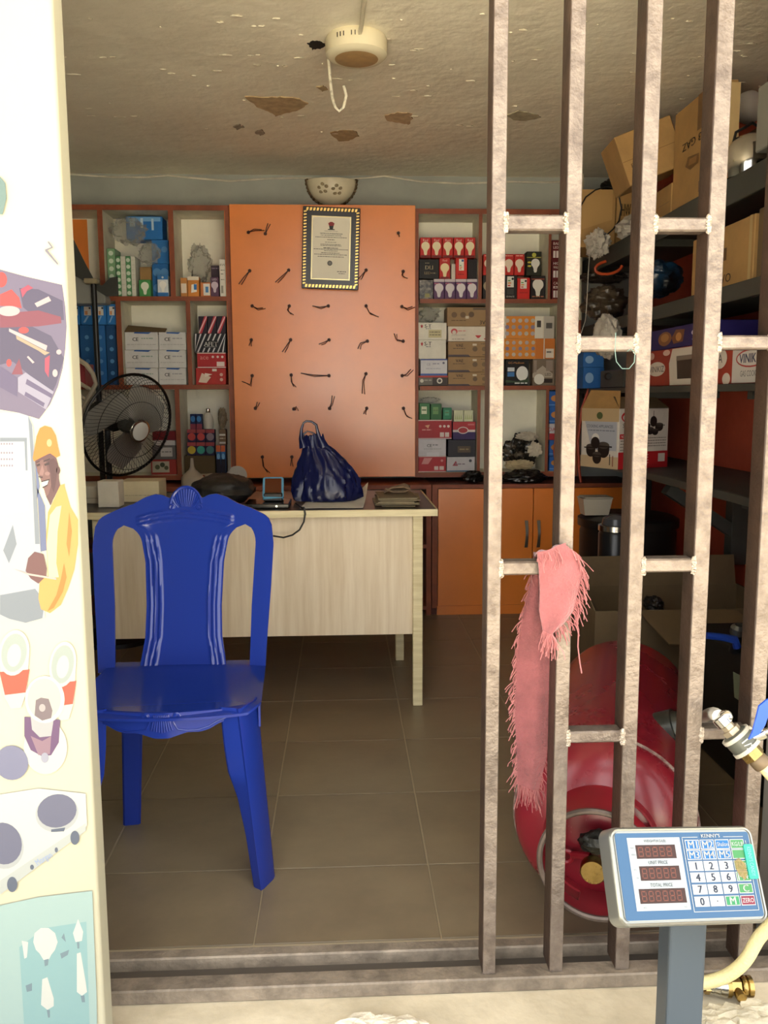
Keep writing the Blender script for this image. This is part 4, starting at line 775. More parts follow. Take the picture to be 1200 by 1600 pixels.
# ================================================================== pedestal fan
fc = PY(200, 665, 4.0); fn = V3((.74, -.60, -.27)).normalized(); fu_ = fn.cross(V3((0, 0, 1))).normalized(); fv = fu_.cross(fn) * -1
if fv.z < 0: fv = -fv
fan = thing('pedestal_fan', (fc.x - .1, 4.08, 0), 'black pedestal fan with grey blades standing behind the desk', 'fan')
FR = .238
def fp(r, a, e): return fc + (fu_ * math.cos(a) + fv * math.sin(a)) * r + fn * e
dome = lambda r: .085 * math.sqrt(max(0, 1 - (r / FR) ** 2))
WIRE = mat('#171615', .35, metal=.4, name='black_wire')
MB().tube([fp(FR, 2 * math.pi * i / 64, 0) for i in range(64)], .0065, 8, True).build('rim', WIRE, fan, smooth=True)
mb = MB()
for k in range(80):
    a = 2 * math.pi * k / 80
    mb.tube([fp(FR * q, a + .5 * (1 - q), dome(FR * q)) for q in (1, .92, .8, .62, .42, .2)], .0010, 3, caps=False)
for q in (.55, .82): mb.tube([fp(FR * q, 2 * math.pi * i / 48, dome(FR * q)) for i in range(48)], .0014, 4, True)
tag(mb.build('front_grille', WIRE, fan), kind='stuff')
mb = MB()
for k in range(60):
    a = 2 * math.pi * k / 60
    mb.tube([fp(FR * q, a - .3 * (1 - q), -dome(FR * q) * 1.1) for q in (1, .9, .65, .35)], .0011, 3, caps=False)
tag(mb.build('rear_grille', WIRE, fan), kind='stuff')
bd = MB().lathe([(.053, .0), (.053, .006), (.046, .010)], fc + fn * .082, fn, 32).build('badge_ring', CHROME, fan, smooth=True)
MB().lathe([(.043, .0105), (.040, .013), (0.001, .0135)], fc + fn * .082, fn, 32).build('badge', mat('#c9c7c0', .35, name='white_badge'), bd, smooth=True)
for k in range(3):
    a0 = math.radians(155 + 120 * k); rows = []
    for j in range(11):
        t = j / 10; r = .03 + .175 * t; wdt = .35 + .5 * math.sin(math.pi * min(1, t * .62 + .2))
        if t > .85: wdt *= math.sqrt(max(.02, 1 - ((t - .85) / .16) ** 2))
        rows.append([fp(r, a0 + wdt * s - .25 * t, -.02 + .03 * s) for s in (-1, -.66, -.33, 0, .33, .66, 1)])
    MB().sheet(rows, fn * .002).build('blade', mat('#8d8a82', .4, var=.06, vs=10, name='grey_blade'), fan, smooth=True)
MB().lathe([(.035, -.03), (.038, .0), (.03, .02), (.008, .026)], fc, fn, 20).build('hub', mat('#45443f', .4, name='dark_hub'), fan, smooth=True)
MB().lathe([(.03, -.24), (.058, -.22), (.064, -.14), (.055, -.09), (.03, -.085)], fc, fn, 24).build('motor_housing', BLACK, fan, smooth=True)
mp = fc - fn * .16
MB().lathe([(.014, -mp.z + .02), (.014, -.055), (.03, -.05), (.03, -.02)], mp, (0, 0, 1), 16).build('pole', BLACK, fan, smooth=True)
MB().lathe([(.19, .0005), (.19, .02), (.05, .035), (.02, .08)], (mp.x, mp.y, 0), (0, 0, 1), 28).build('base', BLACK, fan, smooth=True)
fan.location = fan.location
# black pole with slanting sheet, beige guard, grey sheet
pl = thing('awning_pole', (PY(149, 600, 4.42).x, 4.42, 0), 'black pole with a beige cap holding a slanting dark sheet and a grey tray', 'pole')
X = PY(149, 500, 4.42).x; zt = PY(149, 444, 4.42).z
MB().tube([(X, 4.42, .0005), (X, 4.42, zt)], .014, 12).build('pole', mat('#262624', .35, metal=.3, name='black_tube'), pl, smooth=True)
MB().box(X - .042, 4.395, zt, X + .024, 4.445, zt + .026).build('cap', mat('#8e8468', .6, name='beige_cap'), pl, bevel=.006, seg=2)
SH = mat('#33342f', .55, var=.12, vs=8, name='charcoal_sheet')
MB().prism([PY(x, y, 4.40) for x, y in ((85, 318), (107, 358), (128, 402), (146, 436), (134, 440), (105, 425), (80, 408))], (0, .01, 0)).build('sheet', SH, pl)
MB().prism([PY(x, y, 4.43) for x, y in ((148, 444), (160, 446), (172, 434), (183, 432), (184, 462), (166, 463), (150, 453))], (0, .012, 0)).build('sheet', SH, pl)
MB().prism([PY(x, y, 4.445) for x, y in ((60, 425), (112, 428), (135, 436), (152, 446), (165, 464), (165, 474), (60, 476))], (0, .10, 0)).build('hanging_tray', mat('#85857f', .45, name='grey_plastic'), pl, bevel=.006, seg=2)
gd = thing('tubular_stand', PY(120, 800, 4.1), 'arched beige tubular stand around a red carton beside the fan', 'stand')
BEI = mat('#a79c86', .5, name='beige_tube')
MB().tube([PY(x, y, 4.12) for x, y in ((88, 556), (108, 557), (122, 561), (135, 570), (145, 584), (150, 600), (128, 640), (124, 800))], .011, 8).build('arch', BEI, gd, smooth=True)
MB().tube([PY(x, y, 4.12) for x, y in ((88, 588), (120, 596), (147, 612))], .009, 8).build('stay', BEI, gd, smooth=True)
MB().tube([PY(x, y, 4.12) for x, y in ((88, 598), (115, 612), (137, 627))], .009, 8).build('stay', BEI, gd, smooth=True)
carton('red_carton', '#8c3438', 'red and white carton half hidden by banner and beige tubular stand', 'box', (84, 568, 133, 604), 4.18, .15, PY(100, 604, 4.18).z, [('r', .45, 0, .52, 1, '#c9c0b4'), ('r', .72, 0, .8, 1, '#bdb4a8')])
# ================================================================== ceiling lamp and its cables
cl = thing('ceiling_lamp', PZ(557, 80, ZCEIL), 'round white surface-mounted ceiling lamp with a brown stained diffuser', 'lamp')
LCn = PZ(557, 84, ZCEIL - .05); LCn = V3((LCn.x, LCn.y, ZCEIL))
LW = mat('#dfd6b8', .45, name='yellowed_white')
body = MB().lathe([(.098, -.001), (.104, -.012), (.102, -.055), (.09, -.066), (.072, -.068)][::-1], LCn, n=40).build('housing', LW, cl, smooth=True)
MB().lathe([(.001, -.0695), (.066, -.0695), (.072, -.068)], LCn, n=36).build('diffuser', mat('#a5865a', .55, var=.15, vs=20, name='stained_diffuser'), cl, smooth=True)
for k in range(6):
    an = math.radians(-128 + 6.5 * k + (8 if k > 2 else 0)); MB().obox(LCn + V3((.1035 * math.cos(an), .1035 * math.sin(an), -.03)), V3((-math.sin(an), math.cos(an), 0)), (0, 0, 1), V3((math.cos(an), math.sin(an), 0)), .003, .014, .0015).build('vent_slot', mat('#3a3126', .7, name='dark_slot'), body)
MB().tube([PZ(574, -60, ZCEIL - .02), PZ(569, 0, ZCEIL - .02), PZ(565, 38, ZCEIL - .02), V3((LCn.x + .01, LCn.y - .1, ZCEIL - .024))], .007, 8).build('ceiling_cable', mat('#d3cbb4', .5, name='off_white_cable'), None, 'white cable running from the ceiling lamp towards the street', 'cable', smooth=True)
hx = PZ(513, 94, ZCEIL - .012); hy = hx.y
MB().tube([hx + V3((0, 0, .012)), PY(514, 100, hy), PY(516, 125, hy), PY(519, 152, hy), PY(524, 168, hy), PY(530, 174, hy), PY(537, 168, hy), PY(541, 150, hy), PY(537, 134, hy)], .0055, 8).build('hanging_cable', mat('#e3dcc6', .45, hex2='#6e6350', vs=60, band=(.5, .8), name='scuffed_white_cable'), None, 'stiff white cable hanging in a hook from the ceiling beside the lamp', 'cable', smooth=True)
# ================================================================== red gas tank lying behind the gate
RED = mat('#7f1d29', .26, var=.05, vs=4, spec=.6, name='red_tank_enamel')
REDD = mat('#8c1c28', .34, var=.15, vs=5, name='red_steel')
ax = V3((.36, .933, 0)).normalized(); T0 = PZ(943, 1287, .2); T0.z = .2
tk = thing('gas_tank', (T0.x + ax.x * .45, T0.y + .42, 0), 'big red gas tank lying on its side with its valve end facing the gate', 'gas tank')
r = .2; prof = [(.03, -.098), (.08, -.09), (.125, -.074), (.16, -.052), (.185, -.026), (r, .004), (r, .80), (.185, .84), (.14, .875), (.07, .895), (.005, .9)]
# the same profile with extra rings for a rounder shoulder
prof = [(.2 * math.sin(math.radians(a)), -.1 * math.cos(math.radians(a)) + .004) for a in range(4, 91, 6)] + [(r, .3), (r, .6), (r, .80)] + [(.2 * math.cos(math.radians(a)), .80 + .1 * math.sin(math.radians(a))) for a in range(8, 90, 8)]
MB().lathe(prof, T0, ax, 56).build('shell', RED, tk, smooth=True)
U2 = V3((ax.y, -ax.x, 0)); W2 = V3((0, 0, 1))
def tp_(rr, deg, e): t = math.radians(deg); return T0 + U2 * (rr * math.cos(t)) + W2 * (rr * math.sin(t)) + ax * e
MB().tube([tp_(r + .001, i * 6, .012 + .002 * noise.noise(V3((i * .9, 0, 0)))) for i in range(60)], .0045, 6, True).build('weld_seam', mat('#6d4a45', .8, hex2='#9a8a80', vs=60, bump=.6, bs=90, name='grimy_weld'), tk, smooth=True)
CR = .118; mb = MB(); vs = []; fs = []; NA = 96; NE = 9
for q in (0, 1):
    for i in range(NA):
        for j in range(NE): vs.append(tp_(CR - .005 * q + .006 * math.sin(j / (NE - 1) * 1.2), i * 360 / NA, -.182 + .112 * j / (NE - 1)))
def hole(i, j):
    d = i * 360 / NA
    return (3 <= j <= 5) and (24 < d < 62 or 200 < d < 250 or 292 < d < 322)
for i in range(NA):
    i2 = (i + 1) % NA
    for j in range(NE - 1):
        if hole(i, j): continue
        a, b, c, d = i * NE + j, i2 * NE + j, i2 * NE + j + 1, i * NE + j + 1; o_ = NA * NE
        fs += [(a, b, c, d), (a + o_, d + o_, c + o_, b + o_)]
        if hole(i - 1, j): fs.append((a, d, d + o_, a + o_))
        if hole(i2, j): fs.append((b, b + o_, c + o_, c))
        if j + 1 < NE - 1 and hole(i, j + 1): fs.append((d, c, c + o_, d + o_))
        if j > 0 and hole(i, j - 1): fs.append((a, a + o_, b + o_, b))
    fs.append((i * NE, i * NE + NA * NE, i2 * NE + NA * NE, i2 * NE))
co = MB().add(vs, fs).build('collar', REDD, tk, smooth=True)
MB().tube([tp_(CR - .002, i * 6, -.183) for i in range(60)], .0065, 8, True).build('collar_rim', mat('#6f6259', .4, metal=.4, var=.2, vs=30, name='worn_rim'), co, smooth=True)
va = MB().lathe([(.02, -.09), (.02, -.125), (.014, -.13), (.014, -.15)], tp_(0.0, 0, 0), ax, 14).build('valve', mat('#5c3a2c', .45, metal=.5, name='dirty_brass'), tk, smooth=True)
vc = tp_(.022, 250, -.15)
MB().lathe([(.001, -.028), (.024, -.028), (.027, -.024), (.027, -.006), (.02, 0)], vc, ax, 20).build('hand_wheel', BRASS, va, smooth=True)
film_ = MB().blob(tp_(.028, 95, -.135), .038, .026, .022, .35, 2.4, 24, 14, 3); film_.build('rubber_wrap', mat('#23241f', .45, bump=.6, bs=60, name='black_tape'), va, smooth=True)
MB().tube([tp_(.02, 215, -.13), tp_(.05, 205, -.115), tp_(.062, 205, -.108)], .008, 8).build('spanner_arm', REDD, va, smooth=True)
MB().tube([tp_(.076 + .014 * math.cos(t * .5), 205 + 10 * math.sin(t * .5), -.106) for t in range(13)], .005, 6).build('spanner_ring', REDD, va, smooth=True)
mb = MB(); mb.blob(tp_(.203, 45, .06), .004, .02, .012, .5, 3, 10, 8, 1)
fl0 = PY(1058, 1136, 1.97); fd = V3((.80, -.45, .40)).normalized()
fg = tk
MB().lathe([(.045, -.05), (.045, -.002), (.04, 0), (.036, .012), (.02, .016)], fl0, fd, 24).build('flange', mat('#4a4c48', .35, metal=.7, var=.2, vs=20, name='dark_steel'), fg, smooth=True)
MB().lathe([(.02, .016), (.02, .036), (.012, .038), (.012, .05)], fl0, fd, 6).build('nut', BRASS, fg)
# ball valve hung on the gate, hoses
vA, vB = PY(1121, 1117, 1.50), PY(1192, 1196, 1.46); vd = (vB - vA).normalized(); L_ = (vB - vA).length
MB().tube([fl0 + fd * .045, fl0 + fd * .075, PY(1100, 1120, 1.85), PY(1108, 1116, 1.64), PY(1116, 1115, 1.56), vA + vd * .004], .0125, 10).build('gas_pipe', mat('#c7c4ba', .5, bump=.2, bs=150, name='pale_hose'), None, 'short pale grey hose from the tank outlet to the ball valve', 'hose', smooth=True)
bv = thing('ball_valve', PY(1150, 1160, 1.48), 'grey ball valve with a blue lever hanging at the gate rung', 'valve')
GV = mat('#55574f', .45, metal=.3, name='grey_cast_body'); PALE = mat('#aaa698', .45, name='pale_ring')
def seg(a, b, prof, m, nm, n=18): return MB().lathe([(rr, (a + (b - a) * q) * L_) for rr, q in prof], vA, vd, n).build(nm, m, bv, smooth=True)
cj = seg(.02, .2, [(.013, 0), (.016, .1), (.016, .9), (.013, 1)], CHROME, 'hose_clamp')
MB().blob(vA + vd * .02 + V3((.0, 0, .014)), .013, .011, .012, .2, 2, 12, 8, 2).build('clamp_screw', CHROME, cj, smooth=True)
seg(.18, .36, [(.012, 0), (.012, .5), (.017, .55), (.017, 1)], mat('#b3a58c', .35, metal=.6, name='worn_nut'), 'inlet_nut', 6)
seg(.36, .70, [(.021, 0), (.026, .1), (.027, .5), (.026, .9), (.021, 1)], GV, 'body')
seg(.38, .44, [(.0285, 0), (.0285, 1)], PALE, 'ring'); seg(.62, .68, [(.0285, 0), (.0285, 1)], PALE, 'ring')
seg(.70, .84, [(.020, 0), (.020, 1)], BRASS, 'outlet_nut', 6)
seg(.84, 1.02, [(.015, 0), (.017, .2), (.017, .8), (.015, 1)], mat('#6f5f48', .5, metal=.4, name='crimped_ferrule'), 'ferrule')
ct = vA + vd * L_ * .52; sd = V3((.72, -.3, .45)).normalized()
MB().lathe([(.012, .02), (.012, .045), (.006, .046), (.006, .056)], ct, sd, 12).build('stem', CHROME, bv, smooth=True)
hp = [PY(x, y, 1.44) for x, y in ((1178, 1152), (1186, 1138), (1192, 1118), (1197, 1098), (1206, 1090))]
rows = [[p + V3((wd, 0, wd * .5)), p - V3((wd, 0, wd * .5))] for p, wd in zip(hp, (.009, .011, .012, .012, .010))]
MB().sheet(rows, (0, .004, 0)).build('lever', mat('#1c4fc0', .35, name='blue_lever'), bv, smooth=True)
mb = MB(); add_text(mb, '1/2', ct - V3((0, .029, 0)) + V3((0, -.001, .004)), vd, V3((vd.z * -1, 0, vd.x)), .014); mb.build('lettering', ink('#d9d6cc'), bv)
hose = [vB - vd * .006, vB + vd * .03, PY(1222, 1232, 1.43), PY(1240, 1300, 1.43), PY(1236, 1390, 1.45), PY(1212, 1436, 1.46), PY(1186, 1465, 1.47), PY(1165, 1500, 1.47), PY(1140, 1522, 1.475), PY(1112, 1533, 1.48), PY(1080, 1538, 1.485), PY(1040, 1545, 1.485), PY(1000, 1548, 1.49), PY(965, 1546, 1.495)]
def smooth_path(P, k=6):
    out = []
    for i in range(len(P) - 1):
        p0, p1, p2, p3 = P[max(0, i - 1)], P[i], P[i + 1], P[min(len(P) - 1, i + 2)]
        for j in range(k):
            t = j / k; out.append(.5 * ((2 * p1) + (p2 - p0) * t + (2 * p0 - 5 * p1 + 4 * p2 - p3) * t * t + (3 * p1 - p0 - 3 * p2 + p3) * t ** 3))
    return out + [P[-1]]
hose = [V3((p.x, p.y, max(p.z, .013))) for p in smooth_path([V3(p) for p in hose[:11]])]
MB().tube(hose, .0125, 12).build('gas_hose', HOSE, None, 'cream braided gas hose looping down behind the price scale', 'hose', smooth=True)
gf = thing('hose_coupling', PZ(1135, 1560, 0), 'brass and steel hose coupling lying on the ground by the scale post', 'coupling')
ga = PZ(1090, 1540, .022); gb = PZ(1172, 1541, .022); gd_ = (gb - ga).normalized(); GL = (gb - ga).length
def gseg(a, b, prof, m, nm, n=18): return MB().lathe([(rr, (a + (b - a) * q) * GL) for rr, q in prof], ga, gd_, n).build(nm, m, gf, smooth=True)
gseg(-.15, .15, [(.010, 0), (.010, 1)], mat('#6a4630', .5, metal=.5, name='rusty_nipple'), 'nipple'); gseg(.12, .22, [(.015, 0), (.015, 1)], BRASS, 'nut', 6)
gseg(.2, .52, [(.014, 0), (.0165, .2), (.015, .25), (.019, .55), (.018, .6), (.021, 1)], CHROME, 'adaptor'); gseg(.52, .60, [(.021, 0), (.0212, 1)], BRASS, 'flare')
gseg(.60, .82, [(.014, 0), (.0165, .1), (.0165, .9), (.014, 1)], BRASS, 'body', 6); gseg(.82, 1.02, [(.018, 0), (.0195, .1), (.0195, .4), (.016, .45), (.0195, .6), (.0195, 1)], BRASS, 'cap')
MB().lathe([(.008, 0), (.008, .018), (.010, .02), (.010, .03)], ga + gd_ * GL * .7, V3((.05, -.85, -.1)), 14).build('side_port', BRASS, gf, smooth=True)
# ================================================================== pink fringed cloth on the gate
PK = mat('#8c5052', .9, var=.2, vs=14, bump=.5, bs=160, sheen=.3, name='faded_pink_towel')
cloth = thing('cloth_strip', PY(850, 1240, 1.6), 'frayed pink cloth strip draped over a gate rung', 'cloth')
def drape(Lft, Rgt, Y, seed, bulge):
    rows = []; n = 30
    for j in range(n + 1):
        v = j / n; y = Lft[0][1] + (Lft[-1][1] - Lft[0][1]) * v; yr = Rgt[0][1] + (Rgt[-1][1] - Rgt[0][1]) * v
        xl = lerp([(b, a) for a, b in Lft], y); xr = lerp([(b, a) for a, b in Rgt], yr)
        row = []
        for i in range(13):
            u = i / 12; p = PY(xl + (xr - xl) * u, y + (yr - y) * u, Y); row.append(p + V3((0, .010 * noise.noise(V3((u * 2.2 + seed, v * 1.3, seed))) - bulge * math.sin(math.pi * u), .0)))
        rows.append(row)
    return rows
Rf = drape([(840, 866), (843, 890), (845, 925), (843, 955), (848, 985)], [(884, 851), (902, 868), (912, 893), (903, 930), (897, 955), (882, 975), (864, 990)], 1.523, 2, .008)
Rb = drape([(832, 893), (826, 925), (816, 970), (808, 1015), (806, 1070), (804, 1120), (808, 1180), (809, 1226)], [(860, 893), (862, 950), (872, 1000), (870, 1060), (864, 1110), (860, 1145), (852, 1190), (842, 1236)], 1.622, 5, .006)
f_ = MB().sheet(Rf, (0, .004, 0)).build('front_fold', PK, cloth, smooth=True); b_ = MB().sheet(Rb, (0, .004, 0)).build('rear_fold', PK, cloth, smooth=True)
za, zb_ = Rf[0], Rb[0]
top = []
for k in range(9):
    t = k / 8; s_ = math.sin(math.pi * t)
    top.append([za[i] * (1 - t) + zb_[i] * t + V3((0, 0, s_ * (.012 + .006 * math.sin(i * .9)))) for i in range(13)])
zmin_ = PY(830, 878, 1.55).z + .004
for r_ in top[1:-1]:
    for p in r_: p.z = max(p.z, zmin_)
MB().sheet(top, (0, 0, .004)).build('top_fold', PK, cloth, smooth=True)
def fringe(edge, dirx, n, ln, seed, parent):
    random.seed(seed); mb = MB()
    for k in range(n):
        i = random.uniform(0, len(edge) - 1.01); a = int(i); p = edge[a].lerp(edge[a + 1], i - a); l = ln * random.uniform(.4, 1.5)
        q = [p]; d = V3((dirx * random.uniform(.3, 1), random.uniform(-.3, .1), random.uniform(-1.0, .1)))
        for s_ in range(4): d = (d + V3((random.uniform(-.4, .4), random.uniform(-.2, .2), -.45))).normalized(); q.append(q[-1] + d * l / 4)
        mb.tube(q, .0009, 3, caps=False)
    tag(mb.build('fringe', mat('#a86a6a', .9, name='pink_thread'), parent), kind='stuff')
fringe([r_[-1] for r_ in Rf], 1, 90, .028, 3, f_); fringe(Rf[-1], 0, 50, .035, 4, f_); fringe([r_[0] for r_ in Rb], -1, 150, .022, 5, b_); fringe([r_[-1] for r_ in Rb][12:], 1, 50, .018, 6, b_); fringe(Rb[-1], 0, 70, .035, 8, b_); fringe(Rf[0], .3, 24, .03, 9, f_)
MB().tube([PY(x, y, 1.53) for x, y in ((897, 955), (904, 985), (903, 1010), (906, 1035), (909, 1052))], .0012, 4).build('loose_thread', mat('#a86a6a', .9, name='pink_thread'), f_)
# ================================================================== price computing scale
U = V3((.9874, .1326, -.0859)).normalized(); Vv = V3((-.0008, .5483, .8363)); Vv = (Vv - U * U.dot(Vv)).normalized(); N = Vv.cross(U) * -1
if N.y < 0: N = -N
HC = V3((.532, 1.2362, .4093)); SW, SH_ = .25, .143; HO = HC - U * SW / 2 - Vv * SH_ / 2
px_ = PY(1069, 1520, 1.295).x
sc_ = thing('price_scale', (px_, 1.2, 0), 'silver price computing scale head with a blue keypad on a grey post', 'scale')
SIL = mat('#8f918c', .3, metal=.75, name='brushed_silver')
mb = MB()
for k, (ins, dep) in enumerate(((.0, .012), (.004, .0), (.009, .0), (.012, .004))): pass
P0 = [rrect(HO + U * i_ + Vv * i_ + N * d_, U, Vv, SW - 2 * i_, SH_ - 2 * i_, max(.004, .016 - i_)) for i_, d_ in ((.006, .045), (.0, .040), (.0, .008), (.0015, .0025), (.0035, .0), (.0055, .001), (.006, .003), (.0075, .003), (.008, .001), (.0095, .001))]
n = len(P0[0]); mb.add([p for q in P0 for p in q], [(j * n + i, j * n + (i + 1) % n, (j + 1) * n + (i + 1) % n, (j + 1) * n + i) for j in range(len(P0) - 1) for i in range(n)] + [tuple(range(n)), tuple((len(P0) - 1) * n + i for i in range(n))])
hd = mb.build('display_head', SIL, sc_, smooth=True, angle=35)
IN = .0095; fo = HO + U * IN + Vv * IN; FWd, FHt = SW - 2 * IN, SH_ - 2 * IN
pn = MB().prism(rrect(fo + N * .0008, U, Vv, FWd, FHt, .004), -N * .0008).build('front_panel', mat(dim('#2e6fa8', .4), .35, name='blue_face'), hd)
q = lambda u: (u * SW - IN) / FWd
vq = lambda v: ((1 - v) * SH_ - IN) / FHt
pr = []
def rr(u0, v0, u1, v1, h): pr.append(('r', q(u0), vq(v1), q(u1), vq(v0), h))
rr(.115, .115, .475, .845, '#d7e2ea')
for k, (u0, u1, v0, v1, n_) in enumerate(((.165, .435, .19, .33, 5), (.17, .44, .405, .55, 5), (.145, .455, .63, .775, 6))):
    rr(u0, v0, u1, v1, '#4a2a24')
    wd = (u1 - u0) / (n_ + .6)
    for i in range(n_):
        a = u0 + wd * (.3 + i); b = a + wd * .72; c, d = v0 + .02, v1 - .02; m_ = (c + d) / 2
        for R_ in ((a, c, b, c + .012), (a, m_ - .006, b, m_ + .006), (a, c, a + .006, d), (b - .006, c, b, d), (a, d - .012, b, d)): rr(*R_, '#8a5040')
for s_, u, v, w_ in (('WEIGHT(KG/LB)', .30, .155, .15), ('UNIT PRICE', .30, .37, .13), ('TOTAL PRICE', .30, .595, .15)): pr.append(('t', s_, q(u), vq(v), .036 / FHt * SH_, w_ * SW / FWd, '#4d5864'))
for s_, u, v in (('TARE', .14, .22), ('ZERO', .145, .29), ('KG', .14, .44), ('LB', .15, .52), ('PCS', .17, .815), ('NO.', .44, .815)): pr.append(('t', s_, q(u), vq(v), .018, '#8f9aa5'))
for a, b, c, d in ((.49, .125, .494, .87), (.93, .16, .934, .87), (.49, .866, .934, .872), (.49, .115, .60, .121), (.78, .115, .92, .121)): rr(a, b, c, d, '#e9f1f6')
pr.append(('T', "KENNY'S", q(.69), vq(.105), .045, .13 * SW / FWd, '#eef3f6'))
cols_ = (.506, .610, .715, .82); cw = .098
rows_ = (.145, .25, .365, .48, .60, .72); rh = .10
keys = [['M1', 'M2', 'Shalon', 'KG/LB'], ['M3', 'M4', 'M5', ''], ['1', '2', '3', 'TARE'], ['4', '5', '6', 'M+'], ['7', '8', '9', 'C'], ['0', '.', 'M', 'ZERO']]
for r_ in range(6):
    for c in range(4):
        s_ = keys[r_][c]; col = '#2a86d6' if (r_ < 2 and c < 3) else '#e6edf1'
        if c == 3: col = '#56b06a'
        if s_ == 'M': col = '#3fae72'
        if s_ == 'ZERO': col = '#9c2f4d'
        u, v = cols_[c], rows_[r_]; rr(u, v, u + cw, v + rh, '#f1f6f8'); rr(u + .005, v + .008, u + cw - .005, v + rh - .008, col)
        if s_: pr.append(('T' if len(s_) < 3 else 't', s_, q(u + cw / 2), vq(v + rh / 2), (.012 if s_ == '.' else (.074 if len(s_) < 3 else .05)) / FHt * SH_, '#3c4a66' if col == '#e6edf1' else '#eef4f6') if len(s_) < 3 else ('t', s_, q(u + cw / 2), vq(v + rh / 2), .045 / FHt * SH_, cw * .8 * SW / FWd, '#eef4f6'))
# stack the print in a few thin layers only
lay = {}
acc = {}
for p in pr: lay.setdefault((p[0], p[-1]), []).append(p)
order = [('r', '#d7e2ea'), ('r', '#4a2a24'), ('r', '#8a5040'), ('r', '#e9f1f6'), ('r', '#f1f6f8'), ('r', '#2a86d6'), ('r', '#e6edf1'), ('r', '#56b06a'), ('r', '#3fae72'), ('r', '#9c2f4d')]
NMS = {'#d7e2ea': 'display_window', '#4a2a24': 'digit_window', '#8a5040': 'digit_segments', '#e9f1f6': 'keypad_border', '#f1f6f8': 'key_outline', '#2a86d6': 'memory_keys', '#e6edf1': 'number_keys', '#56b06a': 'green_keys', '#3fae72': 'green_key', '#9c2f4d': 'zero_key'}
for li, k in enumerate(order + [x for x in lay if x not in order]):
    mb = MB(); e = -N * (.0003 + .00015 * min(li, 10))
    for p in lay.get(k, []):
        if p[0] == 'r': mb.add([fo + U * (a * FWd) + Vv * (b * FHt) + e for a, b in ((p[1], p[2]), (p[3], p[2]), (p[3], p[4]), (p[1], p[4]))], [(0, 1, 2, 3)])
        else: add_text(mb, p[1], fo + U * (p[2] * FWd) + Vv * (p[3] * FHt) + e, U, Vv, p[4] * FHt, p[5] * FWd if len(p) > 6 else None, p[0] == 'T')
    if mb.v: tag(mb.build(NMS.get(k[1], 'lettering') if k[0] == 'r' else 'lettering', ink(dim(k[1], .42)), hd), kind='stuff' if k[0] == 'r' and len(lay.get(k, [])) > 1 else None)
so = HO + U * (SW * .905) + Vv * (SH_ * .44) - N * .0035
sk = MB().prism(rrect(so, U, Vv, .016, SH_ * .36, .003), N * .003).build('sticker', mat(dim('#1fd0b6', .45), .4, name='teal_sticker'), hd)
mb = MB(); add_text(mb, "KENNY'S CANDY", so + U * .008 + Vv * (SH_ * .18) - N * .0006, -Vv, U, .007, SH_ * .3); mb.build('lettering', ink(dim('#8ff0de')), sk)
mb = MB(); mb.prism([HO + U * (SW * a) + Vv * (SH_ * b) - N * .0024 for a, b in ((.825, .63), (.86, .66), (.895, .60), (.90, .5), (.875, .43), (.84, .48), (.825, .55))], N * .0004); mb.build('dirt_smear', mat('#8d7c4c', .8, alpha=.45, var=.3, vs=300, name='brown_residue'), hd)
PSM = mat('#3f484f', .38, metal=.2, name='grey_painted_post')
MB().box(px_ - .031, 1.285, .03, px_ + .031, 1.335, .395).build('post', PSM, sc_, bevel=.004, seg=2)
MB().box(px_ - .05, 1.27, .36, px_ + .05, 1.33, .385).build('head_bracket', PSM, sc_, bevel=.003)
MB().box(px_ - .16, .90, .0005, px_ + .16, 1.345, .03).build('base_frame', PSM, sc_, bevel=.004)
MB().box(px_ - .165, .88, .0305, px_ + .165, 1.275, .06).build('weighing_plate', CHROME, sc_, bevel=.004)
# ================================================================== right wall shelves
def wshelf(z, th, lab, y0=2.3, fascia=0):
    s = thing('wall_shelf', (1.5, 3.5, z - th), lab, 'shelf')
    MB().box(1.3, y0, z - .02, XR - .001, 4.815, z).build('board', GREYSH, s, bevel=.001)
    MB().box(1.282, y0, z - th, 1.2995, 4.815, z).build('fascia', GREYSH, s, bevel=.002)
    for yb in (2.75, 3.9, 4.7): MB().obox((1.32, yb, z - .0205), (1, 0, 0), (0, 0, -1), (0, 1, 0), XR - 1.321, .03, .035).build('batten', GREYSH, s)
    return s
Z1, Z2, Z3, Z4 = 1.858, 1.512, 1.187, .828
wshelf(Z1, .085, 'highest dark grey shelf board on the red right wall'); wshelf(Z2, .055, 'second dark grey shelf from the top on the red wall'); wshelf(Z3, .025, 'third dark grey shelf from the top carrying the cooker cartons')
s4 = wshelf(Z4, .03, 'lowest dark grey shelf on the red wall held by a Y bracket', 2.45)
bz = Z4 - .03
MB().box(XR - .07, 3.56, .43, XR - .001, 3.63, bz).build('bracket_post', GREYSH, s4, bevel=.002)
MB().obox((1.36, 3.565, bz - .06), V3((.31, 0, -.20)).normalized(), (0, 1, 0), V3((.2, 0, .31)).normalized() * .05, .36, .06, 1).build('bracket_brace', GREYSH, s4)
MB().box(XR - .09, 4.72, .0005, XR - .002, 4.80, bz).build('corner_post', GREYSH, s4)
def sidebox(name, m, label, cat, y0, y1, z0, z1, x0=1.31, D=.33, prints=(), group=None, bevel=.003, flip=False):
    b = MB().box(x0, y0, z0 + .0006, x0 + D, y1, z1).build(name, m, None, label, cat, group, bevel=bevel)
    O, U, V = V3((x0, y1, z0)), V3((0, -1, 0)), V3((0, 0, 1))
    if flip: O, U, V = V3((x0, y0, z1)), -U, -V
    if prints: stamp(b, O, U, V, (1, 0, 0), y1 - y0, z1 - z0, prints)
    return b
Ya = lambda x, X=1.31: PX(x, 500, X).y
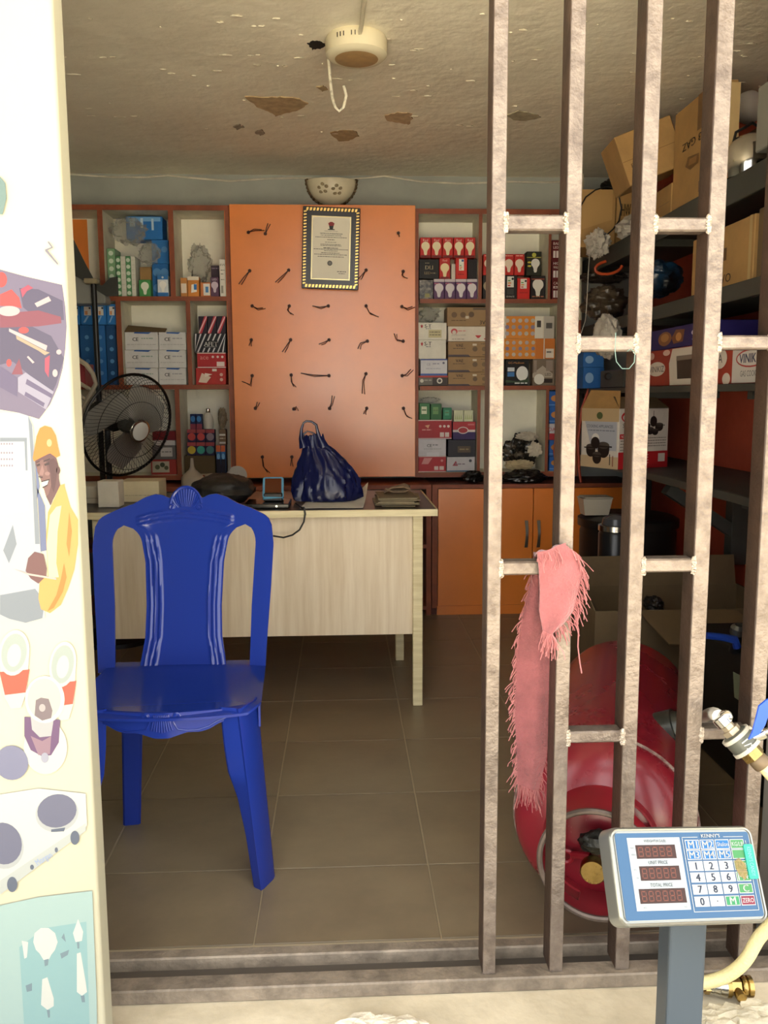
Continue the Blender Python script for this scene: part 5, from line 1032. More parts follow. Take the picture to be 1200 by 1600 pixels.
# top shelf
sidebox('kraft_carton', KRAFT, 'big brown carton printed upside down with R3 GAZ on the top shelf', 'box', Ya(1105), Ya(1043), Z1, 2.235, D=.075, prints=[('T', 'R3 GAZ', .5, .40, .075, .55, '#33261a'), ('p', [(.35, .55), (.62, .52), (.68, .60), (.55, .66), (.36, .64)], '#6f5232'), ('p', [(.4, .56), (.58, .55), (.6, .61), (.42, .62)], '#8f6c43'), ('r', .3, .0, .42, .33, '#6f5232'), ('l', .2, .34, .82, .1, '#6f5232')], flip=True)
MB().box(1.312, Ya(1108), Z1 + .0006, 1.385, Ya(1105.5), 2.22).build('flattened_carton', mat('#c2a878', .75, var=.08, vs=10, name='pale_kraft'), None, 'pale flattened carton standing beside the R3 GAZ carton', 'cardboard')
cB = V3((1.315, 4.02, Z1 + .0006)); t_ = math.radians(-17)
obox_thing('kraft_carton', KRAFT, 'brown carton tipped on its corner behind the R3 GAZ carton', 'box', PY(984, 293, 3.95) + V3((.02, 0, .02)), (math.cos(t_), 0, -math.sin(t_) * -1 * -1), (math.sin(t_) * 1, 0, math.cos(t_)), (0, 1, 0), .30, .30, .30, [('t', 'R3 GAZ', .33, .35, .07, .4, '#5c4528'), ('r', .0, .46, 1, .48, '#8a6a40')], bevel=.003) if False else None
aU = V3((.93, -.05, .36)).normalized(); aV = V3((-.36, 0, .93)).normalized(); aN = V3((.05, 1, 0)).normalized()
obox_thing('kraft_carton', KRAFT, 'brown carton tipped up at an angle behind the R3 GAZ carton', 'box', PY(985, 291, 3.56), aU, aV, aN, .235, .20, .22, [('t', 'R3 GAZ', .35, .36, .08, .45, '#5c4528'), ('r', .0, .47, 1, .485, '#8a6a40')], bevel=.003)
sidebox('kraft_carton', KRAFT, 'upright brown carton wedged left of the R3 GAZ carton', 'box', 3.50, 3.80, Z1, 1.985, D=.30, prints=[('r', .05, .45, .95, .47, '#7a5c36')])
kb = carton('kraft_carton', KRAFT, 'open brown carton marked HW at the far end of the top shelf', 'box', (908, 296, 962, 374), 4.24, .30, Z1, [('p', [(0, .3), (.9, .48), (.9, 1), (0, 1)], '#b38f5c')], bevel=.003)
carton('kraft_carton', KRAFT, 'brown carton side lettered HW beside the open carton', 'box', (963.5, 292, 990, 374), 4.24, .30, Z1, [('T', 'HW', .55, .62, .2, .55, '#4a3a22')], bevel=.003)
MB().tube([PY(x, y, 4.22) for x, y in ((903, 330), (915, 308), (930, 297), (947, 292), (958, 293), (967, 306), (971, 325), (967, 345), (958, 358), (949, 366))] + [V3((PY(945, 370, 4.2).x, 4.22, Z1 + .004))], .0035, 6).build('black_flex', BLACK, None, 'black flex looped in front of the open carton on the top shelf', 'cable', smooth=True)
film('black_bundle', (948, 268, 992, 296), 4.3, .2, 'black plastic bundle lying on the open carton near the ceiling', 51, BLACK, .3, zmin=TOP[kb.name] + .001)
RAG = mat('#b5aea2', .85, var=.15, vs=20, bump=.4, bs=40, name='white_rag')
rg = film('white_rag', (920, 350, 964, 402), 4.0, .16, 'crumpled white rag hanging at the edge of the top shelf', 52, RAG, .5)
MB().blob((1.37, 4.06, Z1 + .056), .085, .09, .055, .4, 3, 30, 20, 77, ridge=.3).build('fold', RAG, rg, smooth=True)
pv = thing('steel_kettle', (1.5, 2.86, Z1), 'shiny steel pot standing on the top shelf', 'pot')
kc = PX(1172, 270, 1.375); KZ = Z1 + .0006
MB().lathe([(.06, 0), (.085, .01), (.092, .05), (.085, .10), (.06, .14), (.02, .155)], (1.375, kc.y, KZ), n=32).build('body', mat('#d8d6cf', .12, metal=1, name='polished_steel'), pv, smooth=True)
MB().tube([(1.305, kc.y - .0, KZ + .09), (1.32, kc.y - .0, KZ + .16), (1.375, kc.y - .0, KZ + .19), (1.43, kc.y - .0, KZ + .16), (1.445, kc.y, KZ + .09)], .005, 8).build('handle', BLACK, pv, smooth=True)
lm = thing('bulkhead_lamp', (1.36, 2.55, Z1), 'grey box topped with a steel dome at the right edge of the top shelf', 'lamp')
gx = PX(1180, 230, 1.33).y
MB().box(1.33, gx - .26, Z1 + .06, 1.5, gx, Z1 + .26).build('housing', mat('#8e8d84', .55, name='grey_housing'), lm, bevel=.004)
MB().box(1.35, gx - .22, Z1 + .0006, 1.48, gx - .04, Z1 + .06).build('foot', GREYSH, lm)
MB().lathe([(.09, 0), (.088, .03), (.07, .06), (.035, .08), (.002, .085)], (1.41, gx - .1, Z1 + .2605), n=28).build('dome', mat('#bdbbb2', .2, metal=.9, name='satin_dome'), lm, smooth=True)
wbx = PX(1170, 168, 1.56)
MB().blob(wbx, .055, .055, .06, .05, 2, 24, 16, 1).build('globe_bulb', mat('#cfcac4', .35, name='opal_globe'), None, 'white globe bulb between the kraft box and steel dome', 'bulb', smooth=True)
sidebox('kraft_carton', KRAFTD, 'dusty brown carton behind the steel pot and white globe', 'box', wbx.y - .12, Ya(1118, 1.62), Z1, wbx.z - .055, x0=1.62, D=.098)
# second shelf
sidebox('kraft_carton', KRAFT, 'brown taped carton lettered VO on the second wall shelf', 'box', Ya(1172), Ya(1078), Z2, 1.72, prints=[('T', 'VO', .60, .16, .14, .16, '#3a2a18'), ('r', .93, 0, .97, 1, '#b39a6a'), ('l', .55, .6, .45, .2, '#5c4528')])
sidebox('kraft_carton', KRAFTD, 'dull olive carton next to the VO carton on the second wall shelf', 'box', Ya(1225), Ya(1175), Z2, 1.73, x0=1.315)
film('blue_bundle', (1000, 400, 1080, 462), 3.55, .2, 'dark blue and black plastic bundle on the second wall shelf', 55, mat('#143048', .3, hex2='#0a0c10', vs=7, band=(.4, .6), name='blue_black_film'), .2, zmin=Z2 + .001)
BRF = mat('#54483a', .3, hex2='#2a221a', vs=9, bump=.6, bs=20, name='brown_bag_film')
film('brown_bundle', (915, 438, 995, 500), 4.15, .24, 'brown plastic wrapped bundle sagging over the second wall shelf', 56, BRF, .3)
film('brown_bundle', (912, 418, 992, 440), 4.22, .2, 'dark brown bundle squeezed below the top shelf', 57, mat('#2c2520', .4, bump=.4, bs=20, name='dark_film'), .25)
MB().tube([PY(952 + 20 * math.cos(t * .42) - t * .3, 418 + 10 * math.sin(t * .42) - 3 * math.cos(t * .42), 4.16) for t in range(12)], .007, 8).build('extension_cord', mat('#b5471d', .5, name='orange_cord'), None, 'loop of orange cord on the dark brown bundle', 'cord', smooth=True)
film('white_sack', (934, 486, 980, 562), 3.85, .2, 'white sack hanging below the brown bundle in front of the second shelf', 58, RAG, .25)
MB().tube([PY(x, y, 4.08) for x, y in ((921, 400), (919, 430), (917, 470), (915, 500), (908, 520), (902, 530))], .002, 5).build('white_string', RAG, None, 'loose white string trailing down from the rag', 'string')
# third shelf
sidebox('cooker_carton', card('#9c3527'), 'red gas cooker carton with a stove picture lying on the third shelf', 'box', Ya(1113), Ya(1000), Z3, 1.335, prints=[('p', [(.50, .02), (.97, .02), (.97, .98), (.52, .98), (.48, .6)], '#d6cdbf'), ('p', [(.60, .18), (.88, .18), (.92, .78), (.58, .78)], '#3a302b'), ('r', .58, .66, .92, .78, '#7a6d62'), ('q', .30, .48, .13, .2, '#ddd3c6'), ('t', 'VINIKIZ', .30, .48, .16, .22, '#2c2a3a'), ('q', .22, .85, .04, .1, '#d9b9ac'), ('q', .44, .9, .05, .08, '#d9b9ac')])
sidebox('cooker_carton', card('#a33a2b'), 'red carton with white panel lettered VINIKIZ GAS COOKER', 'box', Ya(1230), Ya(1114), Z3, 1.335, prints=[('r', .33, .02, 1, .98, '#cfcbc5'), ('q', .58, .55, .20, .2, '#b03a34'), ('q', .58, .55, .185, .165, '#d6d3ce'), ('T', 'VINIKIZ', .58, .55, .2, .3, '#2b3560'), ('t', 'GAS COOKER', .58, .22, .13, .26, '#5a5f66'), ('l', .45, .95, .88, .05, '#55504a'), ('q', .14, .6, .11, .24, '#ddd3c6'), ('t', 'IA', .14, .6, .2, .08, '#2c2a3a'), ('q', .25, .12, .06, .14, '#ddd3c6'), ('q', .26, .9, .05, .1, '#d9b9ac')])
sidebox('cooker_carton', card('#28225e'), 'flat dark blue carton with food pictures on the red cooker carton', 'box', Ya(1108), Ya(1000), 1.3352, 1.418, prints=[('q', .42, .5, .10, .34, '#8a5a3a'), ('q', .42, .55, .06, .2, '#b5844a'), ('p', [(.55, .2), (.68, .25), (.7, .8), (.58, .85), (.52, .5)], '#7a4a2c'), ('q', .62, .5, .04, .2, '#c58a4a'), ('q', .88, .58, .09, .17, '#d6d3de'), ('T', 'VINIKIZ', .88, .58, .14, .14, '#2b2550'), ('l', .8, .98, .25, .06, '#7a75b0')])
sv = thing('gas_stove', PY(945, 600, 4.0), 'grey two-burner stove body at the far end of the third shelf', 'stove')
a, b = PY(905, 598, 3.95), PY(990, 572, 3.95)
MB().box(1.285, 3.95, Z3 + .0008, b.x + .03, 4.3, Z3 + .085).build('body', mat('#4c4b46', .4, metal=.4, name='dark_enamel'), sv, bevel=.004)
MB().lathe([(.016, 0), (.016, .012), (.012, .02)], (PY(949, 586, 3.95).x, 3.9495, Z3 + .05), (0, -1, 0), 16).build('knob', BLACK, sv, smooth=True)
for k in range(3): carton('logo_carton', '#2f68ad', '%s blue carton at the far end of the third wall shelf' % ('lowest', 'middle', 'highest')[k], 'box', (900, 573 - 26 * k, 926, 598 - 26 * k), 4.62, .12, [Z3, None, None][k] if k == 0 else last, [('q', .5, .5, .3, .25, '#7fa8d8')]) if False else None
pvv = Z3
for k in range(3):
    pvv = carton('logo_carton', '#2f68ad', '%s blue carton stacked in the far corner of the third shelf' % ('lowest', 'middle', 'highest')[k], 'box', (911, 574 - 24 * k, 944, 598 - 24 * k), 4.44, .12, pvv, [('q', .3, .5, .2, .25, '#8fb4dc')], 'blue cartons in the far shelf corner')
MB().tube([PY(x, y, 4.5) for x, y in ((921, 603), (909, 640), (903, 690), (905, 735), (910, 770))], .007, 8).build('red_strap', mat('#a83a1c', .5, name='orange_red_strap'), None, 'orange-red strap hanging beside the cookware carton', 'strap', smooth=True)
# conduit up the corner of the shelf unit
wire('conduit', [(910, 272), (908, 330), (907, 420), (906, 500)], 4.565, .009, mat('#b9b49c', .5, name='cream_conduit'), 'thin cream conduit running down beside the right shelf unit')
# lowest shelf: cookware carton
WCK = card('#cdc7be')
e0 = V3((PY(965, 735, 3.72).x, 3.72, Z4 + .001))
u1 = V3((.86, .42, 0)).normalized(); n1 = V3((-u1.y, u1.x, 0)); W1, H1, D1 = .30, .265, .24
ck = MB().obox(e0, u1, (0, 0, 1), n1, W1, H1, D1).build('cookware_carton', WCK, None, 'white and red cookware carton with pot pictures on the lowest shelf', 'box', bevel=.003)
pot = lambda u, v, s: [('q', u, v, .09 * s, .075 * s, '#221c1a'), ('r', u - .09 * s, v, u + .09 * s, v + .05 * s, '#221c1a'), ('q', u, v + .05 * s, .09 * s, .035 * s, '#4a4440'), ('r', u - .13 * s, v + .03 * s, u + .13 * s, v + .045 * s, '#221c1a')]
stamp(ck, e0, u1, (0, 0, 1), n1, W1, H1, [('r', 0, 0, 1, .28, '#b3242a'), ('r', .02, .5, .30, .58, '#b3242a'), ('q', .2, .86, .16, .1, '#b3242a'), ('q', .2, .85, .13, .07, '#cdc7be'), ('t', 'SET', .14, .72, .07, '#3a3430'), ('t', 'NON STICK', .16, .54, .045, .22, '#e8e2da'), ('r', .80, .10, .94, .24, '#cfc8be')] + pot(.62, .62, .8) + pot(.80, .68, .9) + pot(.56, .70, .6) + pot(.72, .60, .7) + [('q', .68, .78, .07, .09, '#221c1a'), ('r', .675, .84, .685, .96, '#221c1a')] + [('l', .4, .95, .50 - .045 * k, .012, '#5a544e') for k in range(4)] + [('l', .03, .3, .46 - .05 * k, .012, '#5a544e') for k in range(4)] + [('l', .35, .6, .22 - .045 * k, .012, '#e3b9b4') for k in range(4)])
stamp(ck, e0 + n1 * D1, -n1, (0, 0, 1), u1, D1, H1, [('r', 0, .78, 1, 1, '#b8a07c'), ('p', [(.3, .3), (.95, .3), (.95, .78), (.1, .78)], '#a9adb8'), ('t', 'COOKING APPLIANCES', .5, .70, .05, .7, '#3a4152'), ('l', .2, .9, .62, .02, '#7a7f8c'), ('q', .4, .5, .1, .08, '#d9d6d0'), ('r', 0, 0, 1, .2, '#c2ab8a')] + pot(.62, .30, 1.7) + pot(.28, .28, 1.4) + pot(.45, .16, 1.3) + [('q', .4, .42, .12, .1, '#221c1a'), ('r', .78, .06, .80, .24, '#221c1a'), ('r', .86, .04, .88, .22, '#7a2a22'), ('q', .5, .88, .08, .06, '#55603c')])
fl1 = MB().add([e0 + V3((0, 0, H1)), e0 + u1 * W1 + V3((0, 0, H1)), e0 + u1 * W1 * .9 + n1 * .05 + V3((0, 0, H1 + .045)), e0 + u1 * W1 * .1 + n1 * .07 + V3((0, 0, H1 + .05))], [(0, 1, 2, 3)])
fl1.add([p + V3((0, .004, .002)) for p in fl1.v], [(3, 2, 1, 0)]); fl1.build('flap', KRAFTD, ck)
fl2 = MB().prism([e0 + n1 * D1 + V3((0, 0, H1)), e0 + V3((0, 0, H1)), e0 + n1 * .06 + u1 * .06 + V3((0, 0, H1 + .075)), e0 + n1 * D1 + u1 * .05 + V3((0, 0, H1 + .08))], (.003, .003, .002)); fl2.build('flap', KRAFT, ck)
# below the shelves
dr = thing('black_drum', (1.33, 3.95, 0), 'large black plastic drum with a lid in the dark right corner', 'drum')
MB().lathe([(.20, .0005), (.215, .02), (.22, .25), (.215, .27), (.22, .29), (.22, .52), (.21, .55)], (1.33, 3.95, 0), n=40).build('body', mat('#0d0c0c', .5, name='matt_black'), dr, smooth=True)
MB().lathe([(.23, .55), (.23, .585), (.2, .60), (.001, .605)], (1.33, 3.95, 0), n=40).build('lid', mat('#141312', .45, name='black_lid'), dr, smooth=True)
tb = PY(928, 797, 3.86); tbz = .606
ct_ = thing('plastic_tub', (tb.x, 3.9, tbz), 'small translucent food tub on the lid of the black drum', 'tub')
sq = lambda w_, d_, z: [(tb.x + .02 + sx * w_, 3.92 + sy * d_, z) for sx, sy in ((-1, -1), (1, -1), (1, 1), (-1, 1))]
TUB = mat('#b9b2a2', .3, alpha=.85, name='milky_plastic')
mb = MB(); A_ = [sq(.055, .04, tbz), sq(.068, .05, tbz + .075), sq(.072, .054, tbz + .078), sq(.066, .048, tbz + .075), sq(.053, .038, tbz + .004)]
mb.add([p for q_ in A_ for p in q_], [(j * 4 + i, j * 4 + (i + 1) % 4, j * 4 + 4 + (i + 1) % 4, j * 4 + 4 + i) for j in range(4) for i in range(4)] + [(3, 2, 1, 0), (16, 17, 18, 19)]); mb.build('tub', TUB, ct_)
MB().box(tb.x - .04, 3.92 - .056, tbz + .078, tb.x + .09, 3.92 + .056, tbz + .084).build('lid', TUB, ct_, bevel=.002)
fk = thing('vacuum_flask', (PY(960, 900, 3.6).x, 3.6, 0), 'tall black ribbed flask with a chrome band in front of the drum', 'flask')
fx = PY(962, 830, 3.6).x; fz = PY(962, 826, 3.6).z
MB().lathe([(.07, .0005), (.072, .02), (.072, fz - .02), (.066, fz - .01)], (fx, 3.6, 0), n=36).build('body', mat('#16171a', .3, name='ribbed_black'), fk, smooth=True)
MB().lathe([(.066, fz - .01), (.074, fz - .006), (.074, fz + .016), (.064, fz + .02)], (fx, 3.6, 0), n=36).build('band', CHROME, fk, smooth=True)
MB().lathe([(.06, fz + .02), (.055, fz + .045), (.03, fz + .06), (.002, fz + .064)], (fx, 3.6, 0), n=28).build('cap', mat('#3c3f44', .25, name='dark_cap'), fk, smooth=True)
oc = thing('open_carton', (1.2, 3.2, 0), 'open olive brown carton with raised flaps behind the red tank', 'box')
ox0, ox1, oy0, oy1, oz = PY(912, 950, 3.15).x, 1.62, 3.0, 3.42, .38
MB().box(ox0, oy0, .0005, ox1, oy1, .02).build('bottom', KRAFTD, oc)
for nm_, a in (('side', (ox0, oy0, ox0 + .006, oy1)), ('side', (ox1 - .006, oy0, ox1, oy1)), ('side', (ox0 + .006, oy0, ox1 - .006, oy0 + .006)), ('side', (ox0 + .006, oy1 - .006, ox1 - .006, oy1))): MB().box(a[0], a[1], .02, a[2], a[3], oz).build(nm_, KRAFTD, oc)
MB().obox((ox0 + .01, oy1 - .004, oz), (1, 0, 0), V3((0, .25, .97)).normalized(), (0, 1, 0), ox1 - ox0 - .02, .12, .005).build('flap', KRAFTD, oc)
MB().obox((ox0 + .16, oy0, oz - .002), (1, 0, 0), V3((.12, -.75, -.22)).normalized(), V3((0, .2, -.9)).normalized(), .36, .22, .005).build('flap', KRAFTD, oc)
MB().obox((ox0, oy0 + .02, oz), V3((0, 1, 0)), V3((-.35, 0, .8)).normalized(), (1, 0, 0), .36, .08, .005).build('flap', KRAFTD, oc)
film('black_bundle', (1014, 936, 1046, 964), 3.2, .12, 'small black cable bundle in the open carton', 61, BLACK, .3)
bt = thing('black_case', (1.25, 2.55, 0), 'black rectangular case with a blue lever at the right of the red tank', 'case')  # plain black box of unknown use beside the tank
MB().box(1.16, 2.2, .0005, 1.5, 2.75, .40).build('case', mat('#111211', .55, name='dull_black'), bt, bevel=.012, seg=2)
hA = [PY(x, y, 2.4) for x, y in ((1104, 993), (1130, 996), (1148, 1000), (1152, 1012))]
MB().tube(hA, [.010, .011, .013, .012], 8).build('lever', mat('#1d3f9c', .4, name='dark_blue_lever'), bt, smooth=True)
MB().lathe([(.022, 0), (.022, .02), (.012, .03)], PY(1152, 990, 2.42), (0, -.3, 1), 12).build('lever_boss', mat('#5a5c5a', .35, metal=.7, name='steel_boss'), bt, smooth=True)
MB().tube([PY(1153, 992, 2.42), V3((PY(1153, 1000, 2.42).x, 2.44, .395))], .016, 10).build('neck', BLACK, bt, smooth=True)
MB().prism([PY(x, y, 2.195) for x, y in ((1146, 1050), (1158, 1056), (1161, 1098), (1148, 1090))], (0, .004, 0)).build('label', mat('#6a6f55', .6, name='olive_label'), bt)
# ================================================================== shop banner at the left of the entrance
YBN = 1.40; bxr = PY(127, 620, YBN + .045).x
bn = thing('shop_banner', (-.85, YBN + .02, 0), 'white printed shop banner stretched over a board at the left of the entrance', 'banner')
rows = []
for j in range(40):
    z = .012 + 2.45 * j / 39; row = []
    for i in range(41):
        x = -1.45 + (bxr - .006 + 1.45) * i / 40; k = max(0, z - 1.52)
        row.append((x, YBN + (.02 * k * math.sin((x + .05 * z) * 42 + z * 3) * min(1, (bxr - x) / .05) if z > 1.52 else 0), z))
    # rounded fold round the board's edge
    for a in (20, 45, 70, 90): t = math.radians(a); row.append((bxr - .006 + .006 * math.sin(t), YBN + .006 - .006 * math.cos(t), z))
    row.append((bxr, YBN + .045, z)); rows.append(row)
FLEX = mat('#9b9884', .55, var=.03, vs=3, name='white_flex_vinyl')
MB().sheet(rows, (-.0015, .0015, 0)).build('vinyl', FLEX, bn, smooth=True)
MB().box(-1.44, YBN + .004, .006, bxr - .004, YBN + .034, 2.46).build('backing_board', mat('#9a8a6a', .8, name='timber'), bn) if False else None
for zz_ in (.02, 1.2, 2.40): MB().box(-1.44, YBN + .012, zz_, bxr - .03, YBN + .042, zz_ + .04).build('batten', mat('#9a8a6a', .8, name='timber'), bn)
for xx_ in (-1.44, bxr - .03): MB().box(xx_, YBN + .012, .0005, xx_ + .026, YBN + .042, 2.45).build('batten', mat('#9a8a6a', .8, name='timber'), bn)
YP_ = [YBN - .0004]
def ban(nm, hexc, *polys, step=.00004):
    YP_[0] -= step
    if len(polys) > 9:
        mb = MB()
        for pl_ in polys: mb.add([PY(x, y, YP_[0]) for x, y in pl_], [tuple(range(len(pl_)))])
        tag(mb.build(nm, ink(dim(hexc, .37)), bn), kind='stuff'); return
    for pl_ in polys: MB().add([PY(x, y, YP_[0]) for x, y in pl_], [tuple(range(len(pl_)))]).build(nm, ink(dim(hexc, .37)), bn)
el = lambda x, y, a, b, n=24, rot=0: [(x + a * math.cos(t) * math.cos(rot) - b * math.sin(t) * math.sin(rot), y + a * math.cos(t) * math.sin(rot) + b * math.sin(t) * math.cos(rot)) for t in [2 * math.pi * i / n for i in range(n)]]
# tool photograph in its rounded panel
ban('printed_photo', '#7d7490', [(-120, 400), (-40, 410), (0, 421), (40, 432), (97, 445), (102, 480), (104, 510), (102, 545), (98, 575), (90, 605), (78, 632), (61, 655), (30, 645), (0, 640), (-120, 640)])
ban('printed_photo', '#5c5672', [(0, 512), (40, 505), (80, 525), (100, 560), (88, 600), (78, 620), (45, 585), (20, 565), (0, 570)], [(30, 450), (60, 452), (98, 470), (100, 500), (60, 500), (36, 480)])
ban('printed_photo', '#8c4a5c', [(0, 490), (60, 485), (95, 495), (96, 505), (60, 510), (0, 512)], [(18, 585), (30, 560), (36, 585)])
ban('printed_photo', '#d6504f', el(2, 437, 9, 12), [(0, 460), (18, 452), (30, 465), (34, 482), (20, 478), (0, 478)], el(37, 516, 8, 5), el(14, 567, 4, 6))
ban('printed_photo', '#b55068', [(32, 452), (44, 445), (52, 450), (42, 455), (35, 465)], [(70, 560), (78, 555), (76, 590), (70, 580)])
ban('printed_photo', '#cbbcc0', [(54, 474), (76, 463), (80, 470), (58, 480)], el(14, 486, 17, 8), [(14, 513), (74, 540), (72, 548), (14, 518)], [(44, 556), (54, 566), (51, 568), (42, 558)], el(92, 550, 4, 4), el(86, 583, 4, 6))
ban('printed_photo', '#b9a58c', [(25, 524), (72, 549), (78, 551), (70, 555), (60, 548), (26, 530)])
ban('printed_photo', '#a9a6bd', [(28, 590), (40, 582), (84, 612), (72, 640), (66, 636), (28, 612)])
ban('printed_photo', '#6b6284', [(0, 572), (27, 590), (27, 620), (0, 605)], [(42, 592), (82, 616), (80, 622), (40, 600)], [(40, 612), (70, 630), (68, 636), (38, 618)])
# electrician photograph
ban('printed_photo', '#c3ccd6', [(-120, 640), (30, 645), (45, 650), (52, 668), (56, 760), (62, 840), (70, 950), (70, 965), (40, 974), (15, 968), (0, 962), (-120, 930)])
ban('printed_photo', '#eeeee8', [(0, 690), (38, 690), (40, 735), (0, 735)], [(0, 755), (42, 752), (45, 798), (0, 805)], [(5, 648), (36, 650), (38, 676), (5, 680)])
ban('printed_photo', '#8d97a6', [(0, 684), (42, 684), (42, 690), (0, 690)], [(38, 690), (42, 690), (43, 735), (40, 735)], [(44, 650), (50, 664), (62, 850), (55, 850), (50, 740)], [(0, 930), (55, 920), (70, 940), (66, 966), (40, 973), (15, 967), (0, 960)], [(5, 860), (20, 820), (26, 850), (14, 880)])
ban('printed_photo', '#6f7ba5', [(58, 762), (70, 790), (73, 860), (64, 862)], [(54, 700), (62, 760), (58, 780)])
ban('printed_lettering', '#9c92a6', *[[(1 + k * 4.2, 706 + r_), (3.6 + k * 4.2, 706 + r_), (3.6 + k * 4.2, 709 + r_), (1 + k * 4.2, 709 + r_)] for k in range(5) for r_ in (-14, 0, 10, 20)])
ban('printed_worker', '#f0b060', [(94, 758), (101, 756), (101, 760), (110, 792), (122, 812), (122, 850), (116, 890), (106, 920), (95, 945), (78, 958), (64, 952), (60, 935), (62, 906), (75, 900), (72, 840), (75, 800), (80, 790)])
ban('printed_worker', '#f7e2b8', [(88, 792), (96, 790), (90, 830), (88, 880), (92, 902), (76, 903), (73, 850), (78, 805)])
ban('printed_worker', '#6d4a4f', [(54, 716), (80, 708), (88, 716), (92, 730), (92, 748), (94, 758), (82, 782), (79, 790), (72, 776), (68, 760), (62, 745), (56, 728)])
ban('printed_worker', '#87605f', [(57, 724), (66, 718), (72, 722), (74, 734), (78, 744), (80, 758), (76, 772), (72, 776), (68, 762), (63, 748), (58, 736)])
ban('printed_worker', '#5a3a40', el(91, 735, 3, 6), [(74, 720), (84, 716), (90, 724), (88, 750), (84, 770), (80, 760), (80, 742)])
ban('printed_worker', '#a37c78', [(66, 726), (69, 736), (67, 743), (61, 742), (63, 735)], el(74, 740, 4, 3))
ban('printed_worker', '#f3efe6', [(65, 753), (74, 749), (77, 750), (74, 757), (67, 761)])
ban('printed_worker', '#3a262c', [(57, 726), (62, 724), (63, 727), (58, 729)], [(69, 725), (77, 722), (77, 726), (70, 728)], [(57, 722), (62, 720), (62, 721.5), (57, 723.5)], [(68, 720), (78, 716), (78, 718), (68, 722)], [(60, 744), (67, 745), (66, 747), (61, 746)], [(64, 752), (78, 748), (74, 759), (67, 763), (66, 761), (74, 757), (76, 750.5), (65, 753.5)])
ban('printed_worker', '#d98a3a', [(95, 905), (100, 880), (104, 902), (98, 925), (84, 950), (74, 955), (88, 930)], [(108, 800), (112, 830), (108, 870), (104, 850)])
ban('printed_worker', '#f08f3c', [(51, 716), (54, 700), (57, 682), (62, 669), (70, 665), (80, 668), (87, 680), (91, 700), (94, 712), (88, 715), (78, 708), (62, 716), (53, 721)])
ban('printed_worker', '#f9c48a', el(77, 692, 4, 6))
ban('printed_worker', '#7a4f52', [(44, 872), (54, 862), (68, 866), (73, 888), (72, 900), (60, 912), (48, 904), (40, 892)])
ban('printed_worker', '#cfc4bd', [(22, 889), (46, 896), (88, 903), (88, 906), (46, 899)])
# lamp fittings
for x, y, a, b in ((22, 1020, 24, 36), (98, 1038, 21, 36)):
    ban('printed_lamp', '#dfe3df', [(x - a, y), (x + a, y), (x + a * .8, y + 62), (x + a * .45, y + 86), (x - a * .2, y + 88), (x - a * .7, y + 66)])
    ban('printed_lamp', '#e0604c', [(x - a * .95, y + 30), (x + a * 1.0, y + 26), (x + a * .75, y + 62), (x - a * .6, y + 66)])
    ban('printed_lamp', '#dfe5e0', el(x, y, a, b, rot=.15)); ban('printed_lamp', '#b9c6c2', el(x, y, a * .82, b * .84, rot=.15)); ban('printed_lamp', '#d7e0dc', el(x, y + 4, a * .45, b * .5, rot=.15))
ban('printed_lamp', '#e8ebe6', el(71, 1168, 34, 42)); ban('printed_lamp', '#7a5a86', [(38, 1120), (94, 1125), (92, 1160), (80, 1180), (66, 1182), (48, 1172), (38, 1150)]); ban('printed_lamp', '#a98a9c', [(48, 1150), (66, 1158), (80, 1150), (78, 1178), (60, 1180)])
ban('printed_lamp', '#c9ccd0', [(46, 1100), (86, 1110), (80, 1150), (62, 1152), (50, 1140)])
ban('printed_lamp', '#f1f1ea', el(70, 1093, 31, 37)); ban('printed_lamp', '#dcdcd4', el(69, 1092, 26, 32)); ban('printed_lamp', '#8c7f86', [(56, 1094), (64, 1090), (76, 1092), (82, 1110), (80, 1122), (66, 1126), (54, 1118)]); ban('printed_lamp', '#c9c2c4', el(66, 1106, 5, 6))
ban('printed_lamp', '#8f93b4', el(18, 1192, 26, 27, rot=-.3)); ban('printed_lamp', '#b9bcd0', el(70, 1184, 6, 8))
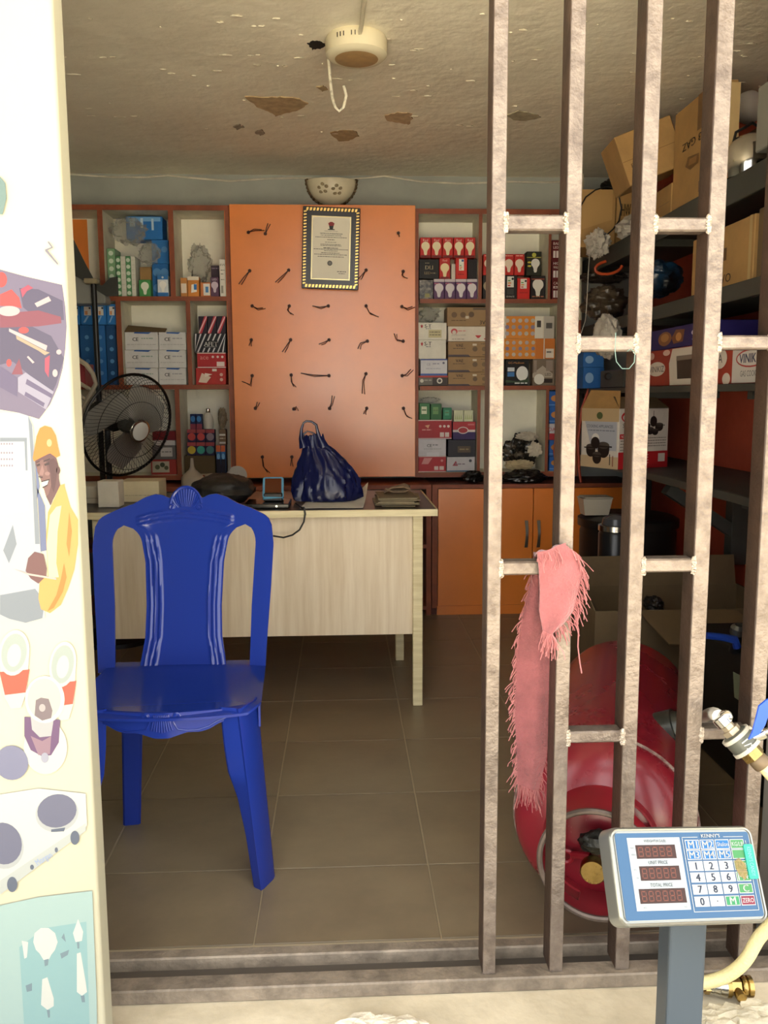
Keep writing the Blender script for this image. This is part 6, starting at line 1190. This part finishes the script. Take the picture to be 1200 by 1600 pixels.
# electric hotplates
ban('printed_hotplate', '#eef1ec', [(-120, 1260), (60, 1232), (134, 1240), (136, 1290), (0, 1385), (-120, 1450)])
ban('printed_hotplate', '#d6dfdb', [(0, 1376), (134, 1286), (134, 1298), (0, 1398)])
for x, y, a, b in ((89, 1267, 31, 26), (5, 1318, 29, 33)): ban('printed_hotplate', '#cfd5d6', el(x, y + 4, a + 3, b + 3, rot=-.25)); ban('printed_hotplate', '#7f819c', el(x, y, a, b, rot=-.25))
ban('printed_hotplate', '#6f7a90', el(117, 1309, 7, 11), el(19, 1382, 8, 12), el(50, 1355, 3, 4), el(88, 1328, 2.5, 4), [(80, 1296), (102, 1293), (100, 1299), (80, 1300)])
mb = MB(); YP_[0] -= .0001; add_text(mb, 'Morgan', PY(69, 1343, YP_[0]), V3((.85, 0, .5)).normalized(), V3((-.5, 0, .85)).normalized(), .014, .03); mb.build('lettering', ink('#6f7fa0'), bn)
# bulb panel
ban('printed_bulb_panel', '#c3e3e0', [(-120, 1440), (0, 1415), (60, 1402), (144, 1392), (151, 1560), (152, 1640), (-120, 1640)])
ban('printed_bulb_panel', '#a9d6da', [(30, 1480), (70, 1450), (135, 1440), (140, 1600), (40, 1640)])
ban('printed_bulb', '#f6faf4', [(52, 1472), (54, 1458), (64, 1450), (76, 1450), (86, 1458), (90, 1472), (86, 1484), (80, 1492), (76, 1500), (68, 1500), (62, 1490), (56, 1484)], [(114, 1458), (122, 1436), (130, 1456), (128, 1470), (118, 1472)], [(120, 1490), (126, 1488), (134, 1535), (136, 1550), (128, 1556), (120, 1550)], [(66, 1530), (74, 1527), (84, 1560), (84, 1572), (74, 1578), (64, 1570)], [(34, 1470), (44, 1472), (42, 1496), (38, 1498)])
ban('printed_bulb_cap', '#8fa9b5', [(69, 1500), (76, 1498), (75, 1508), (70, 1510)], [(120, 1472), (124, 1472), (124, 1482), (121, 1482)], [(126, 1556), (132, 1555), (133, 1566), (128, 1566)], [(73, 1578), (78, 1578), (78, 1590), (75, 1590)], [(96, 1465), (100, 1458), (103, 1472)], [(94, 1490), (108, 1484), (106, 1492), (96, 1498)], [(40, 1540), (50, 1536), (50, 1548), (42, 1550)])
ban('scribble', '#8d8a9a', [(74, 378), (80, 386), (70, 390), (71, 393), (90, 414), (91, 412), (74, 391), (83, 387), (76, 377)])
ban('printed_photo', '#7d9a98', [(-120, 270), (0, 276), (8, 286), (10, 310), (4, 335), (-120, 330)])
